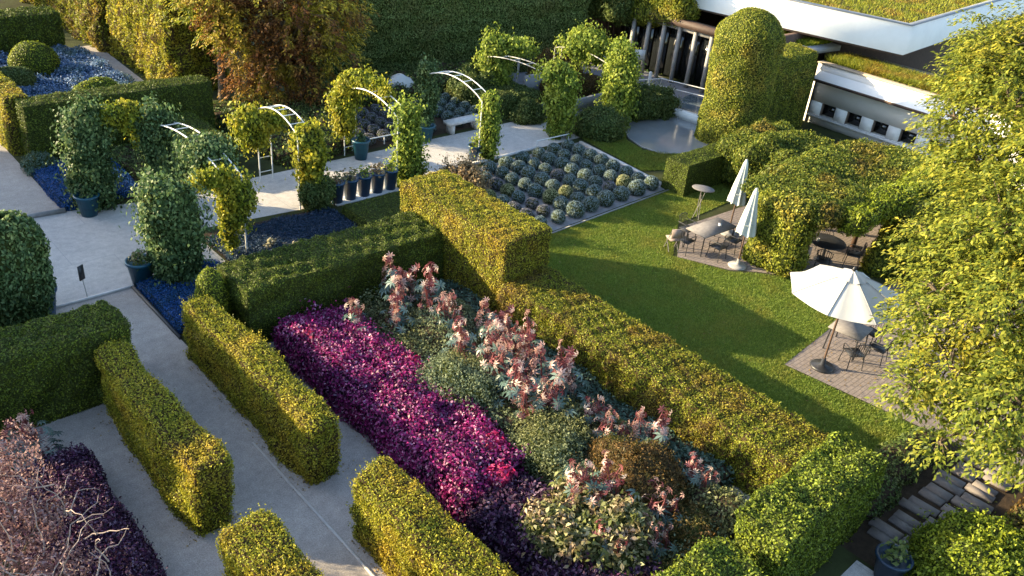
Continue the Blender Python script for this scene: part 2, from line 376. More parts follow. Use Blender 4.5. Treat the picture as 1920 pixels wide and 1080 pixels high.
# ------------------------------------------------------------------ ground
def sheet(name, poly, z, mat, th=None):
    n = len(poly); V = [(x, y, z) for x, y in poly]
    return struct(mesh(name, [(V, [tuple(range(n))], 0, None)], [mat]))
sheet('ground', [(-400, -400), (500, -400), (500, 500), (-400, 500)], 0, EARTH)
sheet('path', [(2.2, -8), (8.9, -8), (8.9, 17.2), (6.9, 18.2), (6.9, 21.9), (4.6, 21.9), (4.6, 17.2), (2.2, 17.2)], .004, PATH)
sheet('plaza', [(1.0, 21.9), (6.9, 21.9), (9.7, 21.9), (9.7, 24.3), (13.4, 23.9), (20.5, 24.0), (27.6, 24.1), (27.6, 27.1), (13.0, 27.1), (9.4, 27.1), (6.95, 27.6), (1.0, 28.4)], .004, PLAZA)
sheet('path', [(1.0, 28.42), (6.95, 27.64), (7.0, 34.6), (6.8, 60), (1.0, 60)], .004, PATH)
sheet('path', [(12.9, 4.4), (14.35, 4.4), (14.35, 8.6), (12.9, 8.6)], .008, PATH)
sheet('path', [(13.0, 33.6), (14.1, 33.6), (14.6, 46), (13.7, 46)], .008, PATH)
sheet('patio', [(19.55, 8.5), (22.7, 8.75), (26.5, 9.0), (30, 9.0), (30, -6), (21.0, -6), (20.2, 3.9)], .012, BRICK)
sheet('patio', [(22.1, 14.3), (24.3, 15.7), (30, 15.4), (34, 14.5), (34, 10.0), (27, 10.2), (24.6, 10.9), (23.6, 12.1), (22.9, 12.7)], .012, BRICK)
sheet('garden_bed_soil', [(8.9, 4.4), (12.9, 4.4), (14.6, 8.6), (14.6, 17.4), (8.9, 17.2)], .008, SOIL)
sheet('garden_bed_soil', [(19.0, 17.95), (26.7, 18.25), (27.3, 23.7), (19.0, 23.7)], .008, surf('grey_gravel_mulch', (.26, .25, .25), (.17, .16, .16), 7, .95, bump=.8, bscale=50))
sheet('garden_bed_soil', [(6.98, 27.7), (13.2, 27.2), (13.2, 31.8), (7.02, 31.8)], .008, SOIL)
sheet('garden_bed_soil', [(9.75, 19.2), (14.4, 19.2), (14.2, 23.6), (9.75, 23.9)], .008, SOIL)
sheet('garden_bed_soil', [(15.0, 27.4), (28, 27.4), (30, 33), (15, 34.5)], .008, SOIL)
sheet('lawn', [(14.6, 4.6), (20.0, 4.6), (19.5, 8.5), (22.7, 8.75), (26, 8.9), (27, 10.1), (24.5, 10.8), (23.5, 12.0), (22.8, 12.6), (22.0, 14.4), (24.2, 15.9), (30, 16.2), (30, 17.3), (26.7, 18.2), (19.0, 17.9), (15.8, 17.7)], .010, LAWN)
# terrace pavement in front of the entrance
sheet('terrace_paving', [(27.65, 26.9), (39, 22.5), (39, 33), (28.5, 33)], .012, surf('grey_terrace', (.20, .20, .22), (.15, .15, .16), 2, .7))

def in_poly(x, y, poly):
    c = np.zeros(len(x), bool); n = len(poly)
    for i in range(n):
        x0, y0 = poly[i]; x1, y1 = poly[(i + 1) % n]
        k = (y0 > y) != (y1 > y)
        with np.errstate(divide='ignore', invalid='ignore'): t = (x1 - x0) * (y - y0) / (y1 - y0 + 1e-12) + x0
        c ^= k & (x < t)
    return c
def blades(name, poly, n, h, mat, w=.012, lean=.5):
    p = np.array(poly); lo, hi = p.min(0), p.max(0)
    X = rng.uniform(lo[0], hi[0], n * 2); Y = rng.uniform(lo[1], hi[1], n * 2); k = in_poly(X, Y, poly); X, Y = X[k][:n], Y[k][:n]; n = len(X)
    P = np.stack([X, Y, np.full(n, .008)], 1); a = rng.uniform(0, 6.28, n); D = np.stack([np.cos(a), np.sin(a), 0 * a], 1) * w
    H = np.stack([rng.normal(size=n) * lean, rng.normal(size=n) * lean, np.ones(n)], 1) * (h * rng.uniform(.6, 1.3, n))[:, None]
    V = np.stack([P - D, P + D, P + H], 1).reshape(-1, 3)
    return mesh(name, [(V, np.arange(3 * n).reshape(n, 3), 0, None)], [mat])
LP = [(16.2, 4.7), (20.0, 4.7), (19.5, 8.5), (22.7, 8.75), (25.5, 8.95), (25.5, 10.4), (24.5, 10.8), (23.5, 12.0), (22.8, 12.6), (22.0, 14.4), (24.2, 15.9), (30, 16.2), (30, 17.3), (26.7, 18.15), (19.0, 17.85), (16.2, 17.7)]
stuff(blades('grass', LP, 190000, .05, G['grass'], .011, .5), 'short mown grass of the open lawn beside the long hedge', 'grass')
stuff(blades('grass', [(28, 19.5), (31, 19.5), (29.8, 20.6), (28.9, 21.5), (29.2, 22.8), (31.4, 24.6), (30, 25.2), (27.5, 23.9), (27, 20)], 26000, .07, G['grass'], .014, .5), 'rough grass strip curving around the pale basin', 'grass')
tag(mesh('kerb', box(6.43, 6.48, -8, 14.0, 0, .03), [LINE]), 'thin pale kerb line running down the middle of the gravel path', 'kerb')
tag(mesh('kerb', box(4.4, 7.6, 21.86, 21.93, 0, .06), [KERB]), 'pale threshold joint across the path at the plaza edge', 'kerb')
tag(mesh('step', box(4.2, 7.0, 27.62, 27.72, 0, .14, ang=-.08), [GREYST]), 'low dark step across the path at the far plaza edge', 'step')
tag(mesh('edging', box(6.86, 6.92, 18.7, 21.8, 0, .10), [STEEL]), 'dark steel edging along the small blue flower bed', 'edging')
tag(mesh('kerb', box(26.72, 26.86, 18.3, 23.6, 0, .10, ang=-.09) , [KERB]), 'pale kerb along the far right side of the clipped cushion bed', 'kerb')
tag(mesh('edging', box(18.9, 26.7, 17.93, 17.98, 0, .06, ang=.035), [GREYST]), 'grey edging between cushion bed and lawn', 'edging')

# ------------------------------------------------------------------ hedges
def foliage(name, shell, mats, label, cat, dens=900, L=.055, shoots=10, sl=.10, lo=-.02, hi=.05, parent=None, group=None, droop=.2, wid=.55, jit=.75, flip=None):
    ch = list(shell) + scatter(shell, dens, L, lo, hi, droop=droop, wid=wid, jit=jit, flip=flip)
    if shoots: ch += twigs(shell, shoots, sl, leaf=L)
    o = mesh(name, ch, mats, parent)
    if label: tag(o, label, cat, group)
    return o
def hedge(label, x0, x1, y0, y1, h, mat, dens=900, L=.055, r=.12, amp=.05, core=CORE, shoots=10, sl=.09, batter=.06, hi=.05, z0=-.02, ripple=0, o=0, name='hedge', cat='hedge', jit=.75, step=.2, fine=0):
    return foliage(name, box_shell(x0, x1, y0, y1, z0, h, step, r, amp, 2.2, batter, o, ripple=ripple, fine=fine), [core, mat], label, cat, dens, L, shoots, sl, hi=hi, jit=jit)

hedge('low golden clipped hedge left of the central path, ragged leafy top', 4.34, 5.03, 12.05, 17.0, 1.66, G['gold'], 2000, .048, .09, .07, CORER, 55, .20, .02, .07, o=1, step=.09, fine=.028, jit=1.0)
hedge('olive golden clipped hedge right of the central path, beside the magenta bed', 6.76, 7.47, 12.05, 17.9, 1.52, G['gold'], 2000, .048, .09, .07, CORER, 55, .20, .02, .07, o=2, step=.09, fine=.028, jit=1.0)
hedge('bright golden hedge at the bottom centre running out of the picture', 6.72, 7.52, -3, 10.4, 1.62, G['gold'], 2000, .048, .09, .06, CORER, 50, .20, .02, .07, o=3, step=.09, fine=.028, jit=1.0)
hedge('short golden hedge end at the bottom left of centre', 4.12, 4.98, -3, 10.5, 1.66, G['gold'], 2000, .048, .09, .06, CORER, 50, .20, .02, .07, o=4, step=.09, fine=.028, jit=1.0)
hedge('dark green yew hedge at the left edge with a fuzzy light green top', -4, 5.25, 17.2, 18.5, 1.88, G['yew'], 1600, .05, .07, .05, CORE, 30, .11, .03, .04, ripple=.07, o=5, step=.1, fine=.015)
hedge('dark green yew hedge behind the magenta bed with a fuzzy light green top', 8.15, 14.5, 17.35, 19.15, 1.66, G['yew'], 1500, .045, .08, .05, CORE, 22, .10, .04, .04, ripple=.07, o=6, step=.1, fine=.015)
hedge('long wide golden green hedge running diagonally between castor bed and lawn', 14.3, 16.3, 4.3, 14.9, 1.22, G['goldgreen'], 1700, .052, .09, .06, CORER, 16, .12, .12, .05, o=7, step=.1, fine=.03, jit=1.0)
hedge('tall golden block of clipped hedge at the far end of the long hedge', 14.45, 16.3, 14.75, 19.7, 2.42, G['gold'], 1800, .052, .06, .04, CORER, 8, .08, .03, .04, o=8, step=.1, fine=.022, jit=1.0)
hedge('dark green hedge far left behind the vine columns, lit top edge', 7.35, 14.3, 32.0, 33.1, 2.1, G['yew'], 900, .06, .08, .04, CORE, 4, .07, .05, .04, o=9)
hedge('golden lit end of hedge at the left edge beside the far path', 7.05, 7.9, 33.0, 41, 2.15, G['gold'], 800, .07, .10, .06, CORER, 6, .1, .03, .05, o=10)
hedge('low clipped dark hedge between cushion bed and topiary tower', 26.35, 30.4, 17.35, 18.5, 1.3, G['yew'], 1200, .05, .06, .03, CORE, 4, .05, .05, .03, o=11)
hedge('low broad clipped hedge wedge behind the dark yew hedge', 14.2, 17.4, 20.3, 22.7, .5, G['yew'], 900, .05, .12, .04, CORE, 2, .05, .05, .03, o=12)
hedge('bright green conifer hedge at the lower right with a steep dark face', 11.9, 15.75, 4.1, 5.25, 1.72, G['conifer'], 1500, .06, .10, .07, CORE, 26, .14, .03, .05, ripple=.08, o=13, step=.1, fine=.03)
hedge('rounded bright green hedge end at the bottom edge right of centre', 8.8, 11.35, 3.6, 5.25, 1.42, G['conifer'], 1500, .06, .14, .09, CORE, 26, .14, .04, .05, ripple=.08, o=14, step=.1, fine=.03)
hedge('tall dark box hedge behind the lilac garden at the top left', 3.5, 12.8, 44.8, 46.4, 2.0, G['yew'], 450, .09, .10, .06, CORE, 3, .1, .05, .05, o=15)
hedge('dark hedge behind the second arch, sloping dark top', 11.0, 13.3, 28.0, 31.9, 1.1, G['yew'], 800, .06, .15, .06, CORE, 4, .08, .05, .05, o=16)
hedge('dark low hedge beside the bench at the end of the arch walk', 25.6, 28.6, 27.6, 30.2, .95, G['ivy'], 700, .07, .25, .10, CORE, 6, .1, .05, .06, o=17)
hedge('low brown green hedge between two terrace walls', 29.6, 33.4, 28.0, 29.0, .9, G['rust'], 700, .07, .15, .08, CORER, 6, .1, .05, .06, o=18)
hedge('tall golden screen hedge at the top left beyond the lilac garden', 14.7, 17.4, 37.0, 44.3, 4.2, G['gold'], 420, .10, .45, .22, CORER, 8, .22, .06, .12, o=19, jit=1.0)
hedge('tall shaded olive screen hedge at the far top left', 14.3, 17.6, 44.6, 62, 4.8, G['goldgreen'], 300, .11, .45, .25, CORER, 6, .22, .06, .12, o=20, jit=1.0)

# round clipped shapes
def dome(label, c, rad, mat, dens=900, L=.06, amp=.06, core=CORE, name='clipped_shrub', cat='shrub', shoots=6, sl=.08, hi=.05, half=False, ns=1.6, o=0, droop=.2):
    nu = max(18, int(rad[0] * 22)); sh = ell_shell(c, rad, nu, max(12, nu // 2), amp, ns, o, half=half)
    sh = [(np.c_[s[0][:, :2], np.maximum(s[0][:, 2], -.01)], s[1], 0, None) for s in sh]
    return foliage(name, sh, [core, mat], label, cat, dens, L, shoots, sl, hi=hi, droop=droop)
dome('small round clipped shrub at the left end of the dark yew hedge', (7.75, 18.55, 1.0), (.42, .42, .85), G['bright'], 1300, .05)
dome('small dark clipped shrub tucked behind the golden hedge by the blue bed', (7.2, 18.1, .65), (.32, .38, .75), G['yew'], 1200, .05)
dome('round mossy green topiary ball among the lilac flowers', (10.4, 41.4, .75), (1.0, 1.0, .95), G['bright'], 500, .07, .03)
dome('low green topiary cushion just behind the far left hedge', (10.7, 34.4, .9), (1.2, .7, 1.1), G['bright'], 600, .07, .04)
dome('dark bush at the left edge of the lilac garden', (8.9, 39.6, .5), (.9, 1.0, .75), G['ivy'], 600, .08, .1)
# topiary tower with rounded top plus its lower wing
def capsule(c, rx, ry, h, rt, nu=36, amp=.05, o=0):
    U = np.linspace(0, 2 * math.pi, nu + 1)[:-1]; prof = [(1, z) for z in np.linspace(0, h - rt, 16)] + [(math.cos(a), h - rt + rt * math.sin(a)) for a in np.linspace(.12, 1.54, 10)]
    P = np.array([(rx * k * math.copysign(abs(math.cos(u)) ** .8, math.cos(u)), ry * k * math.copysign(abs(math.sin(u)) ** .8, math.sin(u)), z) for k, z in prof for u in U])
    N = nrm(P * [1, 1, 0] + 1e-6); P = P + np.array(c) + N * (amp * nz(P, 2, o))[:, None]
    F = [(i * nu + j, i * nu + (j + 1) % nu, (i + 1) * nu + (j + 1) % nu, (i + 1) * nu + j) for i in range(len(prof) - 1) for j in range(nu)]
    return [(P, np.array(F), 0, None)]
foliage('topiary_tower', capsule((33.6, 20.4, 0), 1.38, 1.35, 5.95, 1.35, amp=.08), [CORE, G['ivygold']], 'tall round topped topiary tower beside the white building', 'topiary', 800, .075, 6, .1)
bs = foliage('hedge', box_shell(35.0, 38.9, 19.7, 21.3, 0, 3.75, .25, .15, .08, 2, .03, 3), [CORE, G['ivygold']], 'tall clipped hedge wing joining topiary tower and white building', 'hedge', 700, .075, 6, .1)
# ivy covered boundary wall
a_w = math.atan2(32.0 - 36.6, 35.5 - 22.5); Lw = math.hypot(13, 4.6)
sh = box_shell(-Lw / 2 - 2, Lw / 2, -.35, .35, 0, 4.15, .3, .12, .12, 1.5, 0, 4)
iw = mesh('ivy_wall', sh + scatter(sh, 480, .10, 0, .12, droop=.9, jit=.7) , [CORE, G['wallivy']], loc=(29.0, 34.3, 0), rot=(0, 0, a_w))
tag(iw, 'high boundary wall covered in dark green ivy behind the arch walk', 'wall')

# ------------------------------------------------------------------ flower beds
def carpet(name, label, x0, x1, y0, y1, h, mat, dens, L, core=SOIL, amp=.1, r=.3, hi=.12, shoots=0, sl=.15, cat='flowers', o=0, ns=2.2, tufts=0, tsz=.1, tL=None, **kw):
    sh = box_shell(x0, x1, y0, y1, -.02, h, .2, r, amp, ns, 0, o)
    if tufts:
        n = int(tufts * (x1 - x0) * (y1 - y0)); P = np.stack([rng.uniform(x0 + .05, x1 - .05, n), rng.uniform(y0 + .05, y1 - .05, n), h + rng.uniform(-.05, .22, n)], 1)
        sh = sh + [clumps(P, np.tile([0, 0, 1.], (n, 1)), tsz, 30, tL or L, 1, flat=.8)]
    return stuff(foliage(name, sh, [core, mat], None, None, dens, L, shoots, sl, hi=hi, **kw), label, cat)
carpet('magenta_foliage_plants', 'dense band of magenta and purple foliage plants beside the central hedges', 8.65, 10.6, 9.3, 16.9, .78, G['purple'], 1100, .085, COREP, .13, .3, .18, 30, .24, 'plants', 1, tufts=9, tsz=.10, droop=.5, jit=1.1)
carpet('magenta_foliage_plants', 'darker purple foliage plants at the bottom end of the magenta band', 8.65, 10.3, 4.6, 9.3, .66, G['darkpurple'], 900, .095, COREP, .13, .3, .16, 26, .22, 'plants', 2, tufts=9, tsz=.10, droop=.5, jit=1.1)
carpet('undergrowth', 'olive and teal undergrowth between the castor oil plants', 10.8, 13.1, 5.2, 17.0, .58, G['olive'], 750, .075, SOIL, .30, .3, .18, 34, .28, 'plants', 3, 1.5, tufts=6, tsz=.13, jit=1.0)
carpet('ground_cover', 'teal ground cover along the foot of the long hedge', 12.95, 14.3, 6.6, 17.0, .30, G['teal'], 500, .10, SOIL, .10, .15, .12, 8, .12, 'plants', 4, jit=1.0)
carpet('blue_flowers', 'deep blue flowers between path and potted vine column', 7.05, 9.6, 27.65, 31.3, .22, G['blue'], 1700, .055, BLUEC, .06, .1, .08, 0, 0, 'flowers', 5)
carpet('blue_flowers', 'deep blue flowers in the small bed beside the path kerb', 7.0, 9.4, 18.9, 21.75, .25, G['blue'], 1900, .05, BLUEC, .05, .1, .07, 0, 0, 'flowers', 6)
carpet('ground_cover', 'dark navy ground cover at the foot of the white trellis legs', 9.8, 14.1, 19.3, 23.3, .2, G['navy'], 1300, .06, BLUEC, .06, .1, .08, 0, 0, 'plants', 7)
carpet('ground_cover', 'dark shaded ground cover around the vine pavilion', 9.8, 13.0, 27.25, 31.6, .25, G['ivy'], 420, .09, SOIL, .1, .1, .1, 4, .15, 'plants', 8)
carpet('lilac_flowers', 'lilac and blue flowers of the distant garden at the top left', 7.9, 13.2, 34.3, 44.4, .45, G['lilac'], 420, .10, BLUEC, .22, .2, .2, 8, .25, 'flowers', 9, 1.2, jit=1.0)
carpet('ground_cover', 'dark undergrowth beneath the copper tree', 14.6, 18.4, 27.5, 34.0, .5, G['ivy'], 260, .11, SOIL, .2, .2, .15, 6, .2, 'plants', 10)
carpet('ground_cover', 'dark planting along the foot of the ivy wall', 19, 30, 31.8, 34.0, .6, G['ivy'], 260, .11, SOIL, .25, .2, .15, 6, .25, 'plants', 11)
carpet('ground_cover', 'rough dark ground cover beside the stone steps', 15.8, 19.6, 4.0, 4.9, .35, G['ivy'], 600, .08, SOIL, .12, .2, .12, 8, .15, 'plants', 12)
carpet('dead_leaves_cover', 'brown green ground cover at the bottom right corner', 17.3, 22.5, -2.5, 1.9, .35, G['rust'], 500, .08, SOIL, .15, .2, .12, 8, .18, 'plants', 13)

def litter(label, strips, n, L=.05):
    P = []
    for x0, x1, y0, y1 in strips:
        k = int(n * max(.3, (y1 - y0) + (x1 - x0))); P.append(np.stack([rng.normal((x0 + x1) / 2, (x1 - x0) / 2, k), rng.uniform(y0, y1, k), rng.uniform(.012, .03, k)], 1))
    P = np.concatenate(P)
    return stuff(mesh('fallen_leaves', [leaves(P, np.tile([0, 0, 1.], (len(P), 1)), L, .6, 0, .35, m=0)], [G['litter']]), label, 'fallen leaves')
litter('dry leaf litter scattered along the feet of the path hedges', [(4.2, 4.45, 12, 17), (5.0, 5.2, 12, 17), (6.55, 6.75, 12, 17.5), (7.5, 7.8, 12, 17.4), (6.6, 6.8, 5, 10.4), (7.5, 8.0, 5, 10.4), (8.5, 8.8, 6, 17), (4.9, 5.15, 6, 10.5)], 46, .045)
litter('fallen leaves sprinkled over the lawn and brick patio', [(17, 21, 5, 17), (20, 24, 4, 8.6)], 26, .06)

# shrubs of the castor bed and around
def shrub(label, c, rad, mat, dens=700, L=.09, core=CORE, amp=.15, shoots=30, sl=.2, droop=.3, o=0, jit=1.0, ns=2.3):
    amp *= 1.5; shoots = shoots * 1.4; sl *= 1.25
    sh = ell_shell(c, rad, max(18, int(max(rad) * 20)), 14, amp, ns, o)
    sh = [(np.c_[s[0][:, :2], np.maximum(s[0][:, 2], -.01)], s[1], 0, None) for s in sh]
    q = nrm(rng.normal(size=(int(16 * (rad[0] + rad[1]) * (rad[2] + .6)), 3)) * [1, 1, .7]); q[:, 2] = np.abs(q[:, 2]); rd = np.array(rad)
    sh = sh + [clumps(np.array(c) + q * rd * rng.uniform(.85, 1.22, (len(q), 1)), q, .12 * rd.max() ** .5, 34, L, 1, droop=droop)]
    o_ = mesh('shrub', sh + scatter(sh, dens, L, -.03, .12, droop=droop, jit=jit) + twigs(sh, shoots, sl, leaf=L), [core, mat])
    return tag(o_, label, 'shrub')
shrub('cream and lime variegated shrub at the bottom centre', (10.15, 7.15, .45), (1.15, 1.2, .75), G['cream'], 520, .13, CORE, .14, 24, .2, .5, 1)
shrub('rusty brown shrub behind the cream variegated one', (11.75, 7.6, .5), (1.2, 1.1, .78), G['rust'], 1300, .055, CORER, .14, 60, .15, .2, 2)
shrub('dark olive shrub at the lower end of the castor bed', (11.3, 5.9, .3), (1.2, .8, .62), G['rust'], 1000, .07, CORE, .14, 30, .2, .3, 3)
shrub('grey green feathery shrub behind the magenta foliage', (10.9, 12.2, .5), (.65, 1.2, .75), G['olive'], 1200, .06, CORE, .16, 60, .2, .2, 4)
shrub('yellow green feathery shrub in the middle of the castor bed', (11.2, 9.5, .4), (.8, .95, .66), G['olive'], 1200, .06, CORE, .16, 60, .2, .2, 5)
shrub('lime green low shrub at the bottom right corner beside the stone steps', (15.9, 1.7, .2), (1.5, 1.2, .9), G['bright'], 1000, .08, CORE, .15, 20, .18, .4, 6)
shrub('darker green shrub at the bottom right behind the lime one', (18.0, .9, .2), (1.4, .9, .8), G['rust'], 800, .08, CORE, .18, 20, .2, .4, 7)
shrub('dark leafy bush at the foot of the second arch front column', (13.95, 23.65, .4), (.48, .45, .75), G['ivy'], 800, .10, CORE, .1, 10, .15, .3, 8)
shrub('dark round bush at the foot of the rightmost vine column', (28.6, 23.9, .4), (1.1, 1.0, .8), G['ivy'], 700, .10, CORE, .14, 10, .18, .3, 9)
shrub('dark bush in front of the entrance railing', (33.0, 25.0, .35), (1.9, 1.2, .85), G['ivy'], 600, .10, CORE, .2, 16, .2, .3, 10)
shrub('brown tinted round bush behind the last vine arches', (31.6, 29.8, .6), (1.3, 1.2, 1.3), G['rust'], 600, .10, CORER, .14, 16, .2, .3, 11)
shrub('dark shrub between ivy wall and arch walk', (26.6, 30.2, .5), (1.3, 1.1, 1.1), G['ivy'], 600, .10, CORE, .14, 16, .2, .3, 12)
shrub('dark bush behind the right end of the arch walk bench', (27.0, 26.9, .2), (.8, .7, .55), G['ivy'], 600, .10, CORE, .12, 10, .2, .3, 13)
shrub('small teal bush at the corner of the far left flower bed', (7.35, 31.2, .15), (.45, .5, .4), G['teal'], 700, .08, CORE, .06, 8, .1, .3, 14)
shrub('straw coloured dry plant beside the golden block hedge', (19.0, 22.1, .3), (.7, .8, .7), G['straw'], 320, .10, CORER, .2, 50, .4, -.5, 15)

# castor oil plants ---------------------------------------------------------
def castor_leaf(P, Dn, Rr, m, lobes=8):
    """star shaped leaves: P centres, Dn normals"""
    n = len(P); N = nrm(Dn + rng.normal(size=(n, 3)) * .3); T = nrm(np.cross(N, rng.normal(size=(n, 3)))); B = np.cross(N, T)
    Rr = Rr * rng.uniform(.7, 1.2, n); Vs = []; rn = np.repeat(rng.random(n), lobes)
    for k in range(lobes):
        a = (k + .5) / lobes * 2 * math.pi * .92 + .25; D = math.cos(a) * T + math.sin(a) * B; E = -math.sin(a) * T + math.cos(a) * B
        l = (Rr * (1.0 if 1 < k < 6 else .72))[:, None]
        Vs.append(np.stack([P, P + D * l * .55 + E * l * .15 + N * l * .05, P + D * l - N * l * .32, P + D * l * .55 - E * l * .15 + N * l * .05], 1))
    V = np.stack(Vs, 1).reshape(-1, 3)
    return (V, np.arange(len(V)).reshape(-1, 4), m, rn)
def castor(seed, pink=1.0):
    g = random.Random(seed)
    t = thing('castor_oil_plant', 'x', 'castor plant')
    st = []; yp, yn, op, on = [], [], [], []
    for b in range(g.randint(4, 6)):
        a = g.uniform(0, 6.28); rr = g.uniform(.1, .48); h = g.uniform(1.1, 1.85)
        tip = np.array([math.cos(a) * rr, math.sin(a) * rr, h]); mid = tip * [.4, .4, .55]
        st += tube([(0, 0, 0), mid, tip], np.array([.025, .02, .012]), 5)
        for k in range(17):
            a2 = g.uniform(0, 6.28); q = np.array([math.cos(a2), math.sin(a2), 0]); d = g.uniform(.04, .24)
            c = tip + q * d + np.array([0, 0, g.uniform(-.85, .16)]); st += tube([tip * [1, 1, .97], c], np.array([.006, .005]), 4)
            yp.append(c); yn.append(q * 1.1 + np.array([0, 0, g.uniform(.0, .7)]))
        for k in range(5):
            a2 = g.uniform(0, 6.28); q = np.array([math.cos(a2), math.sin(a2), 0]); d = g.uniform(.25, .5); z = g.uniform(.35, .8)
            base = tip * z; c = base + q * d + np.array([0, 0, .1]); st += tube([base, c], np.array([.008, .006]), 4)
            op.append(c); on.append(q * .5 + np.array([0, 0, 1]))
    mesh('stem', st, [surf('castor_stem', (.20, .05, .05), (.12, .03, .03), 5, .5)] if 'CST' not in globals() else [CST], t)
    mesh('young_leaves', [castor_leaf(np.array(yp), np.array(yn), .135, 0, 7)], [G['cpink']], t)
    mesh('old_leaves', [castor_leaf(np.array(op), np.array(on), .22, 0)], [G['cteal']], t)
    return t
CST = surf('castor_stem', (.20, .05, .05), (.12, .03, .03), 5, .5)
protos = [castor(i) for i in range(5)]
cp = [(12.1, 16.6, 1.05, 'tall castor plant against the dark yew hedge, highest pink top'), (12.6, 15.5, 1.0, 'pink topped castor plant where yew hedge meets the golden block'),
      (10.5, 15.8, .85, 'teal and pink castor plant at the left back corner of the bed'), (11.4, 15.4, .9, 'castor plant with blue green leaves in the back row'),
      (12.3, 14.5, .95, 'castor plant below the golden block'), (13.0, 13.6, .95, 'castor plant close to the long hedge near the block'),
      (11.8, 13.2, .9, 'dark red castor plant in the upper middle of the bed'), (12.3, 12.5, 1.1, 'large pale pink castor plant in the main clump'),
      (12.9, 11.9, 1.0, 'castor plant on the hedge side of the main pink clump'), (11.8, 11.7, 1.1, 'castor plant at the heart of the main pink clump'),
      (12.5, 11.0, 1.1, 'bright pink castor plant at the front of the main clump'), (11.5, 10.7, 1.05, 'castor plant above the feathery green shrub'),
      (12.0, 10.3, 1.0, 'castor plant at the lower end of the main pink clump'), (13.0, 10.7, .9, 'castor plant beside the shady foot of the long hedge'),
      (12.4, 8.75, .85, 'twin topped castor plant right of the rusty shrub'), (13.0, 8.3, .9, 'castor plant with a red top beside the long hedge'),
      (12.9, 6.7, .75, 'small castor plant near the pale path end'), (10.6, 8.1, .95, 'pale pink castor plant rising from the cream shrub'),
      (10.9, 7.2, .95, 'castor plant on the right side of the cream shrub'), (11.4, 6.5, .9, 'castor plant with dark red top low in the bed'),
      (10.2, 7.6, .85, 'castor plant at the back of the cream shrub'), (9.9, 6.6, .75, 'low castor plant in front of the cream shrub'), (12.6, 9.6, .8, 'castor plant between pink clump and rusty shrub'), (13.1, 12.6, .8, 'small castor plant squeezed against the long hedge'), (10.7, 6.1, .8, 'castor plant with drooping teal leaves at the bed front')]
for i, (x, y, s, lab) in enumerate(cp):
    o = protos[i] if i < 5 else dup(protos[i % 5], (0, 0, 0))
    o.location = (x, y, 0); o.rotation_euler = (0, 0, i * 1.3); o.scale = (s,) * 3; o['label'] = lab; o['group'] = 'castor oil plants in the bed'
o = dup(protos[2], (2.75, 15.6, 0), 2, 'teal leaved castor plant with one red top behind the purple shrubs at the left', .85)
o['group'] = 'castor oil plants in the bed'
o = dup(protos[0], (1.9, 15.9, 0), 1, 'castor plant between smoke bush and dark yew hedge at the left edge', .8)

# red rosettes in the magenta band
for x, y, lab in ((9.6, 9.3, 'crimson foliage plant at the lower end of the magenta band'), (10.1, 10.1, 'bright red foliage plant at the right edge of the magenta band'), (9.2, 15.9, 'magenta foliage tuft at the far end of the band'), (10.4, 13.6, 'magenta foliage tuft beside the grey green shrub')):
    P = np.array([(x, y, .75)]) + np.clip(rng.normal(size=(520, 3)), -1.5, 1.5) * [.15, .15, .12]
    c = leafmat('crimson_leaf', [(.22, .008, .05), (.50, .02, .12), (.62, .10, .25)], None) if 'crim' not in globals() else crim
    crim = c
    o = mesh('foliage_plant', tube([(x, y, 0), (x, y, .8)], np.array([.02, .02]), 5) + [leaves(P, nrm(P - [x, y, .5]), .15, .45, .2, .8)], [COREP, crim])
    tag(o, lab, 'plant')

# smoke bush at lower left ---------------------------------------------------
t = thing('smoke_bush', 'large pink brown smoke bush with bare twigs at the lower left corner', 'shrub', (.9, 12.4, 0))
LC, BR, TW = [], [], []
for (x, y, z, rr) in ((1.7, 14.0, 1.9, .75), (1.35, 13.2, 2.2, .9), (1.9, 12.4, 1.8, .55), (1.2, 12.0, 2.1, .9), (1.8, 11.1, 1.7, .6), (1.2, 10.8, 1.9, .8), (.4, 13.4, 2.2, 1.1), (.3, 11.6, 2.2, 1.1), (2.3, 10.2, 1.5, .45)):
    c = np.array([x - .9, y - 12.4, z]); BR += tube([(0, 0, 0), c * [.4, .4, .5], c], np.array([.06, .04, .02]), 6)
    n = int(2600 * rr * rr); q = nrm(rng.normal(size=(n, 3))) * (rng.random((n, 1)) ** .35) * rr * [1, 1, .8]
    q = q * (1 + .25 * nz(q + c, 3)[:, None]); LC.append(leaves(c + q, nrm(q + .01), .068, .5, .2, .9, m=0))
for k in range(60):
    a = np.array([rng.uniform(-.2, 1.5), rng.uniform(-2.6, .6), rng.uniform(1.6, 2.3)]); d = np.array([rng.normal() * .5, rng.normal() * .6, .5]); p = [a]
    for j in range(6): d = d + rng.normal(size=3) * .35; d = nrm(d) ; p.append(p[-1] + d * .17)
    TW += tube(p, np.linspace(.014, .004, 7), 5)
mesh('branches', BR, [BRANCH], t); mesh('twigs', TW, [TWIG], t); mesh('foliage', LC, [G['smoke']], t)
hedge('dark purple leafy hedge between smoke bush and left path', 1.6, 3.25, 8.4, 15.2, .85, G['darkpurple'], 1300, .065, .35, .14, COREP, 50, .2, .0, .12, name='purple_hedge', o=22, jit=1.0)

